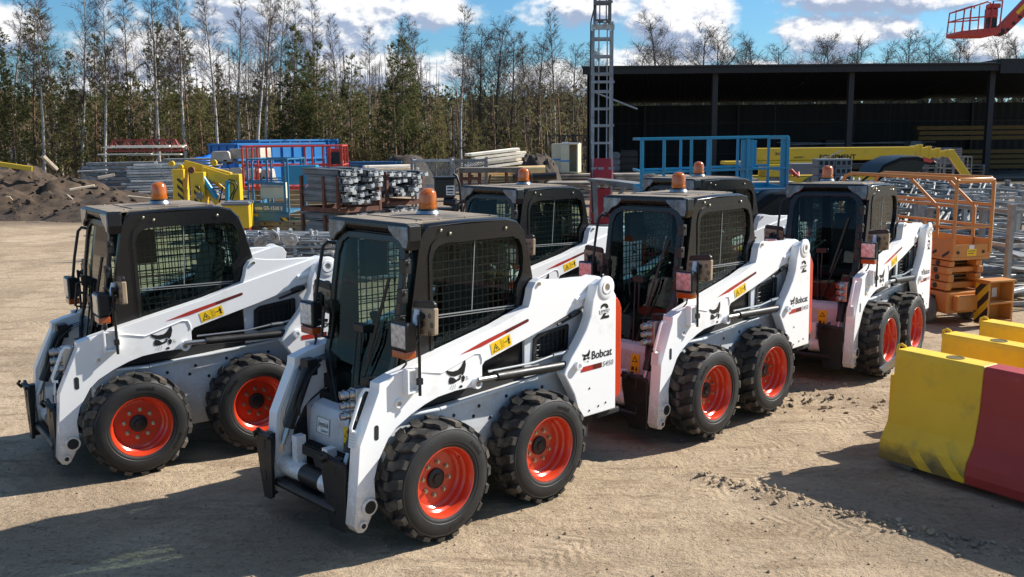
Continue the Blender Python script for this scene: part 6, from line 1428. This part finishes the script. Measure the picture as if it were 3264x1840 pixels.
tg.prism(pr, .05, 1.05); tgo = tg.build('tailgate', CARP, t, bev=.03, seg=3, smooth=40)
mb = MB(); mb.prism([(-.0, 1.69), (.12, 1.86), (.42, 1.985), (.70, 1.995), (.86, 1.95), (.78, 1.80), (.55, 1.74), (.2, 1.70)], .035, .05); mb.build('rear_window', SMOKED, tgo)
mb = MB(); mb.prism([(.80, 2.055), (1.03, 1.985), (.94, 1.94), (.82, 1.97)], .028, .048); mb.build('tail_lamp', TAIL, tgo)
mb = MB(); mb.tube([(-.1, .3, 1.45), (.5, .3, 1.93)], .02, 6); mb.tube([(-.1, .95, 1.45), (.5, .95, 1.93)], .02, 6); mb.build('gas_strut', SATIN, tgo)
mb = MB(); mb.tube([(0, .3, .0), (.05, .1, .15), (.12, 0, .05), (.02, -.1, .18), (.15, -.15, .02), (.2, .05, .12)], .028, 8); o = mb.build('red_hose', REDP, smooth=60); o.location = tuple(D(1985, 447, 22)); o.scale = (1.1, 1.1, 1.0); tag(o, 'coiled red hose lying at the right end of the blue lift', 'hose')
mb = MB(); mb.box(0, .95, 0, .6, 0, .3); o = mb.build('grey_slab', GREYBOX, bev=.02); o.location = tuple(D(1992, 440, 26)); tag(o, 'flat grey slab leaning in front of the yellow crane', 'slab')

# ---- steel frames at the right
def stillage(w_, d, h, lab, loc, ang, planks=5):
    t = thing('steel_stillage', lab, 'stillage', loc, rad(ang), 'galvanised stillages at the right edge')
    for x in (0, w_):
        for y in (0, d):
            mb = MB(); mb.bar((x, y, 0), (x, y, h), .07, .07); mb.bar((x, y, h), (x, y, h+.03), .10, .10); mb.build('post', GALV, t)
    mb = MB()
    for z in (.08, h*.62, h-.08):
        mb.bar((0, 0, z), (w_, 0, z), .04, .05); mb.bar((0, d, z), (w_, d, z), .04, .05)
        mb.bar((0, 0, z+.002), (0, d, z+.002), .038, .048); mb.bar((w_, 0, z+.002), (w_, d, z+.002), .038, .048)
        mb.build('rail', GALV, t); mb = MB()
    return t
for (w_, d, h, lab, loc, ang) in ((.95, 2.0, 1.46, 'nearest galvanised stillage, cut by the right edge of the photo', (6.95, 13.2, 0), 12), (1.2, 1.8, 1.50, 'galvanised stillage second from the right edge', (6.95, 15.9, 0), 10), (1.2, 1.6, 1.45, 'galvanised stillage directly behind the orange lift ladder', (6.75, 18.3, 0), 8), (1.4, 1.6, 1.45, 'galvanised stillage far back right, beside the frame rows', (8.6, 18.6, 0), 8),
        (1.1, 1.5, 1.30, 'galvanised stillage seen through the orange guardrail, front one', (5.55, 15.4, 0), 12), (1.2, 1.5, 1.25, 'galvanised stillage seen through the orange guardrail, rear one', (5.5, 17.6, 0), 10), (1.2, 1.5, 1.35, 'galvanised stillage under the leaning shoring frames, left', (7.0, 20.4, 0), 10), (1.2, 1.5, 1.35, 'galvanised stillage under the leaning shoring frames, right', (8.7, 20.9, 0), 10), (1.1, 1.3, 1.42, 'galvanised stillage beside the nearest one, cut by the right edge', (8.15, 15.3, 0), 11), (1.1, 1.3, 1.46, 'galvanised stillage behind the second one from the right edge', (8.5, 17.0, 0), 9), (1.2, 1.4, 1.40, 'galvanised stillage at the far right beyond the leaning frames', (10.0, 19.6, 0), 8),
        (1.0, 1.2, 1.40, 'narrow galvanised stillage between the orange lift and the right edge', (7.15, 14.4, 0), 14)):
    stillage(w_, d, h, lab, loc, ang)
lf = plank(1.5, .10, .05, GALV, 'steel_bar')
many(lf, [((7.4+yr.uniform(-.25, .25)+.04*k_, 13.4+k_*.15+yr.uniform(-.1, .1), .14+.05*(k_ % 6)+(.45 if k_ > 22 else 0)), (0, yr.uniform(-.04, .04), rad(12+yr.uniform(-50, 50)))) for k_ in range(48)], 'bright steel bar lying inside the galvanised stillages', 'steel bar', 'loose steel bars in the stillages')
lf2 = plank(1.3, .30, .04, GALVD, 'decking_sheet')
many(lf2, [((7.5+yr.uniform(-.2, .4), 14+yr.uniform(0, 4.6), .5*(k_ % 2)+.10+.05*(k_//4)), (0, yr.uniform(-.05, .05), rad(100+yr.uniform(-25, 25)))) for k_ in range(34)], 'dull steel decking sheet lying inside the galvanised stillages', 'decking sheet', 'decking sheets in the stillages')
def sframe():
    t = thing('shoring_frame', 'x', 'shoring frame'); mb = MB()
    for a, b_ in (((-.5, 0, 0), (-.5, 0, .95)), ((.5, 0, 0), (.5, 0, .95)), ((-.5, 0, .9), (.5, 0, .9)), ((-.5, 0, .45), (.5, 0, .45)), ((-.5, 0, .08), (.5, 0, .08))): mb.tube([a, b_], .026, 7)
    for x in (-.2, .15): mb.tube([(x, 0, .45), (x, 0, .9)], .02, 6)
    mb.tube([(-.5, 0, .08), (.15, 0, .45)], .02, 6); mb.build('frame', FRAMEG, t, smooth=50)
    for x in (-.5, .5): mb = MB(); mb.tube([(x, -.0, .95), (x, 0, 1.03)], .030, 8); mb.build('spigot', GALV, t)
    return t
sf = sframe(); sp = []
for row_, (x0, y0, n, z) in enumerate(((5.6, 15.9, 14, .86), (6.4, 17.3, 16, .92), (7.2, 19.4, 16, .86), (6.8, 21.2, 16, .80), (5.2, 15.0, 10, .70))):
    for i in range(n): sp.append(((x0+i*.19+yr.uniform(-.05, .05), y0+i*.13, z+yr.uniform(-.04, .04)), (rad(-62+yr.uniform(-9, 9)), yr.uniform(-.08, .08), rad(-35+yr.uniform(-8, 8)))))
many(sf, sp, lambda i: 'grey tubular shoring frame leaning in the %s row behind the orange lift' % ('first second third fourth fifth'.split()[0 if i < 14 else 1 if i < 30 else 2 if i < 46 else 3 if i < 62 else 4]), 'shoring frame', 'shoring frames leaning in rows')
for (x, Y, h, lab) in ((6.55, 14.9, 1.30, 'upright steel post right of the orange guardrail'), (7.9, 17.0, 1.35, 'upright steel post among the shoring frames'), (9.2, 20.5, 1.3, 'upright steel post at the far right of the shoring frames')):
    mb = MB(); mb.bar((0, 0, 0), (0, 0, h), .10, .10); mb.box(-.09, .09, -.09, .09, h, h+.02); o = mb.build('steel_post', GALVD); o.location = (x, Y, 0); tag(o, lab, 'post')

# ---- red boom-lift basket in the sky
t = thing('boom_lift', 'red boom lift whose basket hangs in the sky at top right', 'boom lift', (0, 0, 0)); Y = 36.0
A, B = D(2400, 92, Y), D(2497, 88, Y); L = B.x-A.x; y0, y1 = Y-.5, Y+.7
mb = MB(); mb.prism([(A.x, A.z+.02), (A.x+.10, A.z-.02), (B.x-.1, B.z-.06), (B.x+.05, B.z+.05), (B.x+.05, B.z+.24), (A.x, A.z+.14)], y0, y1); fl = mb.build('basket_floor', REDP, t, bev=.02)
mb = MB(); put_text(mb, 'JLG', frame_M((D(2463, 0, Y).x, y0-.012, D(0, 79, Y).z-.08), (1, 0, .02), (0, 0, 1)), .14, .40, .03, .15); mb.build('floor_lettering', INK, fl)
gr = MB(); zt = D(2400, 28, Y).z; zt2 = D(2440, 12, Y).z
for y in (y0, y1):
    gr.tube([(A.x+.04, y, A.z+.1), (A.x+.10, y, zt), (A.x+.9, y, zt2+.03), (A.x+1.02, y, zt2), (A.x+1.0, y, zt2-.05)], .028, 8)
    gr.tube([(A.x+.06, y, A.z+.58), (A.x+1.2, y, A.z+.66)], .026, 8)
    for x in (.32, .62, .86): gr.tube([(A.x+x, y, A.z+.1), (A.x+x+.02, y, zt+.12)], .022, 7)
gr.tube([(A.x+.10, y0, zt), (A.x+.10, y1, zt)], .028, 8); gr.tube([(A.x+.06, y0, A.z+.58), (A.x+.06, y1, A.z+.58)], .024, 8)
gr.tube([(A.x+1.05, y0, A.z+.1), (A.x+1.12, y0, zt2+.05), (A.x+1.45, y0, zt2+.07)], .028, 8); gr.tube([(A.x+1.40, y0, A.z+.2), (A.x+1.45, y0, zt2+.07)], .028, 8); gr.build('basket_rail', REDP, t, smooth=50)
mb = MB(); mb.box(A.x+1.02, A.x+1.42, y0+.02, y0+.35, zt2-.18, zt2-.02); mb.box(A.x+1.05, A.x+1.35, y0+.05, y0+.4, zt2-.52, zt2-.20); mb.build('control_console', REDP, t, bev=.03)
mb = MB(); mb.box(A.x+1.06, A.x+1.36, y0+.1, y0+.5, A.z+.25, A.z+.95); mb.build('console_post', SATIN, t, bev=.02)
mb = MB(); mb.box(B.x-.1, B.x+.22, Y-.2, Y+.3, B.z+.02, B.z+.24); mb.lathe([(0, -.25), (.12, -.25), (.12, .25), (0, .25)], 14, 'y', (B.x+.22, Y, B.z+.08)); mb.build('rotator', SATIN, t, bev=.02)
C0, C1 = D(2508, 85, Y), D(2660, -75, Y)
mb = MB(); mb.bar(C0, C1, .26, .34); mb.bar(C0+Vector((.25, 0, .0)), C1+Vector((.25, 0, -.25)), .20, .10); jb = mb.build('jib_boom', REDP, t, bev=.02)
mb = MB()
for i in range(9): p = C0.lerp(C1, .08+.1*i)+Vector((.10, -.14, -.10)); mb.box(p.x, p.x+.12, p.y, p.y+.02, p.z, p.z+.10)
mb.build('boom_cutout', SATIN, jb)
mb = MB(); p, q = C0.lerp(C1, .30), C0.lerp(C1, .62); mb.bar(p+Vector((0, -.137, .03)), q+Vector((0, -.137, .03)), .01, .13); mb.build('boom_decal', YELLOWD, jb)
mb = MB(); mb.bar(C1, (27.5, Y+1, .9), .4, .5); mb.build('main_boom', REDP, t, bev=.02); mb = MB(); mb.box(26, 29, Y-.2, Y+2.2, .4, 1.4); mb.build('turret', REDP, t, bev=.05)
for x_ in (26.4, 28.6): wheel_simple(t, x_, Y-.2, .5, .35, RUBBER, REDP)

# ---- goods stored inside the shed
for (xa, xb, ya, yb, Y, m_, lab) in ((1535, 1560, 383, 418, 50, GALVD, 'stack of grey slatted crates at the left mouth of the shed'), (1560, 1605, 378, 418, 51, SATIN, 'black wire crate beside the slatted crates'), (2290, 2320, 355, 385, 55, GREYBOX, 'grey carton stack deep in the shed'), (2075, 2130, 352, 376, 58, SATIN, 'dark crate against the back wall of the shed')):
    a, b_ = D(xa, yb, Y), D(xb, ya, Y); mb = MB(); n = 5; h_ = (b_.z-.03)/n
    for i in range(n): mb.box(0, b_.x-a.x, 0, .9, i*h_, i*h_+h_*.78); mb.box(.05, b_.x-a.x-.05, .04, .86, i*h_+h_*.78, (i+1)*h_)
    o = mb.build('storage_crate', m_, bev=.01, seg=1); o.location = (a.x, Y, .03); tag(o, lab, 'crate')
sb_ = plank(6.5, .3, .22, mat('ochre_formwork_beam', (.17, .095, .018), .7, var=.2), 'ochre_beam')
many(sb_, [((D(2470, 0, 57).x+yr.uniform(-.2, .2), 57+.32*(i % 2), .35+.30*(i//2)+(.5 if i > 7 else 0)), (0, 0, 0)) for i in range(14)], 'long ochre formwork beam stacked inside the right end of the shed', 'beam', 'ochre beams in the shed')
cr = thing('slatted_crate', 'x', 'crate'); mb = MB()
for i in range(7): mb.box(0, 1.35, 0, .02, .12+.1*i, .19+.1*i)
mb.box(0, .06, .02, 1.0, .1, .85); mb.box(1.29, 1.35, .02, 1.0, .1, .85); mb.box(.06, 1.29, .98, 1.0, .1, .85); mb.box(0, 1.35, 0, 1.0, 0, .1); mb.build('box', mat('pinkish_board', (.34, .27, .24), .8), cr)
many(cr, [(tuple(D(2378, 0, 50))[:1]+(50, .85), (0, 0, 0))], 'pale slatted crate on a pallet at the right mouth of the shed', 'crate', None)
pl_ = thing('flat_pallet', 'x', 'pallet'); mb = MB()
for i in range(6): mb.box(0, 3.2, .18*i, .18*i+.12, .12, .15)
for x_ in (0, 1.5, 3.1): mb.box(x_, x_+.1, 0, 1.0, 0, .12)
mb.build('deck', WOODG, pl_)
many(pl_, [((D(2345, 0, 50).x, 49.9, .02+.16*i), (0, 0, yr.uniform(-.02, .02))) for i in range(5)], lambda i: 'wide flat pallet at the right mouth of the shed, %s from the ground' % ORD[i], 'pallet', 'flat pallets at the mouth of the shed')
lb = plank(9.0, .12, .05, GALVD, 'long_tube')
many(lb, [((D(2175, 0, 58).x+yr.uniform(-.4, .4), 58+.15*(i % 4), 1.0+.22*(i//4)), (0, yr.uniform(-.02, .02), 0)) for i in range(20)], 'long grey section racked deep inside the shed', 'steel section', 'long sections racked in the shed')
for (x, Y, lab) in ((D(2332, 0, 46).x, 46, 'mesh-sided grey trolley before the right end of the shed'), (D(2400, 0, 45).x, 45, 'galvanised cage trolley with a tilted grey panel')):
    t = thing('cage_trolley', lab, 'trolley', (x, Y, 0)); mb = MB(); rails(mb, 0, 1.3, 0, .8, .15, (.2, .8, 1.35), (0, .43, .86, 1.3), (.4,), .022, True); mb.build('frame', GALV, t); mb = MB(); mb.bar((-.4, 0, 1.25), (.15, 0, 1.75), .5, .05); mb.build('tilted_panel', GALVL, t)
    for xx in (.15, 1.15): wheel_simple(t, xx, .1, .08, .05)
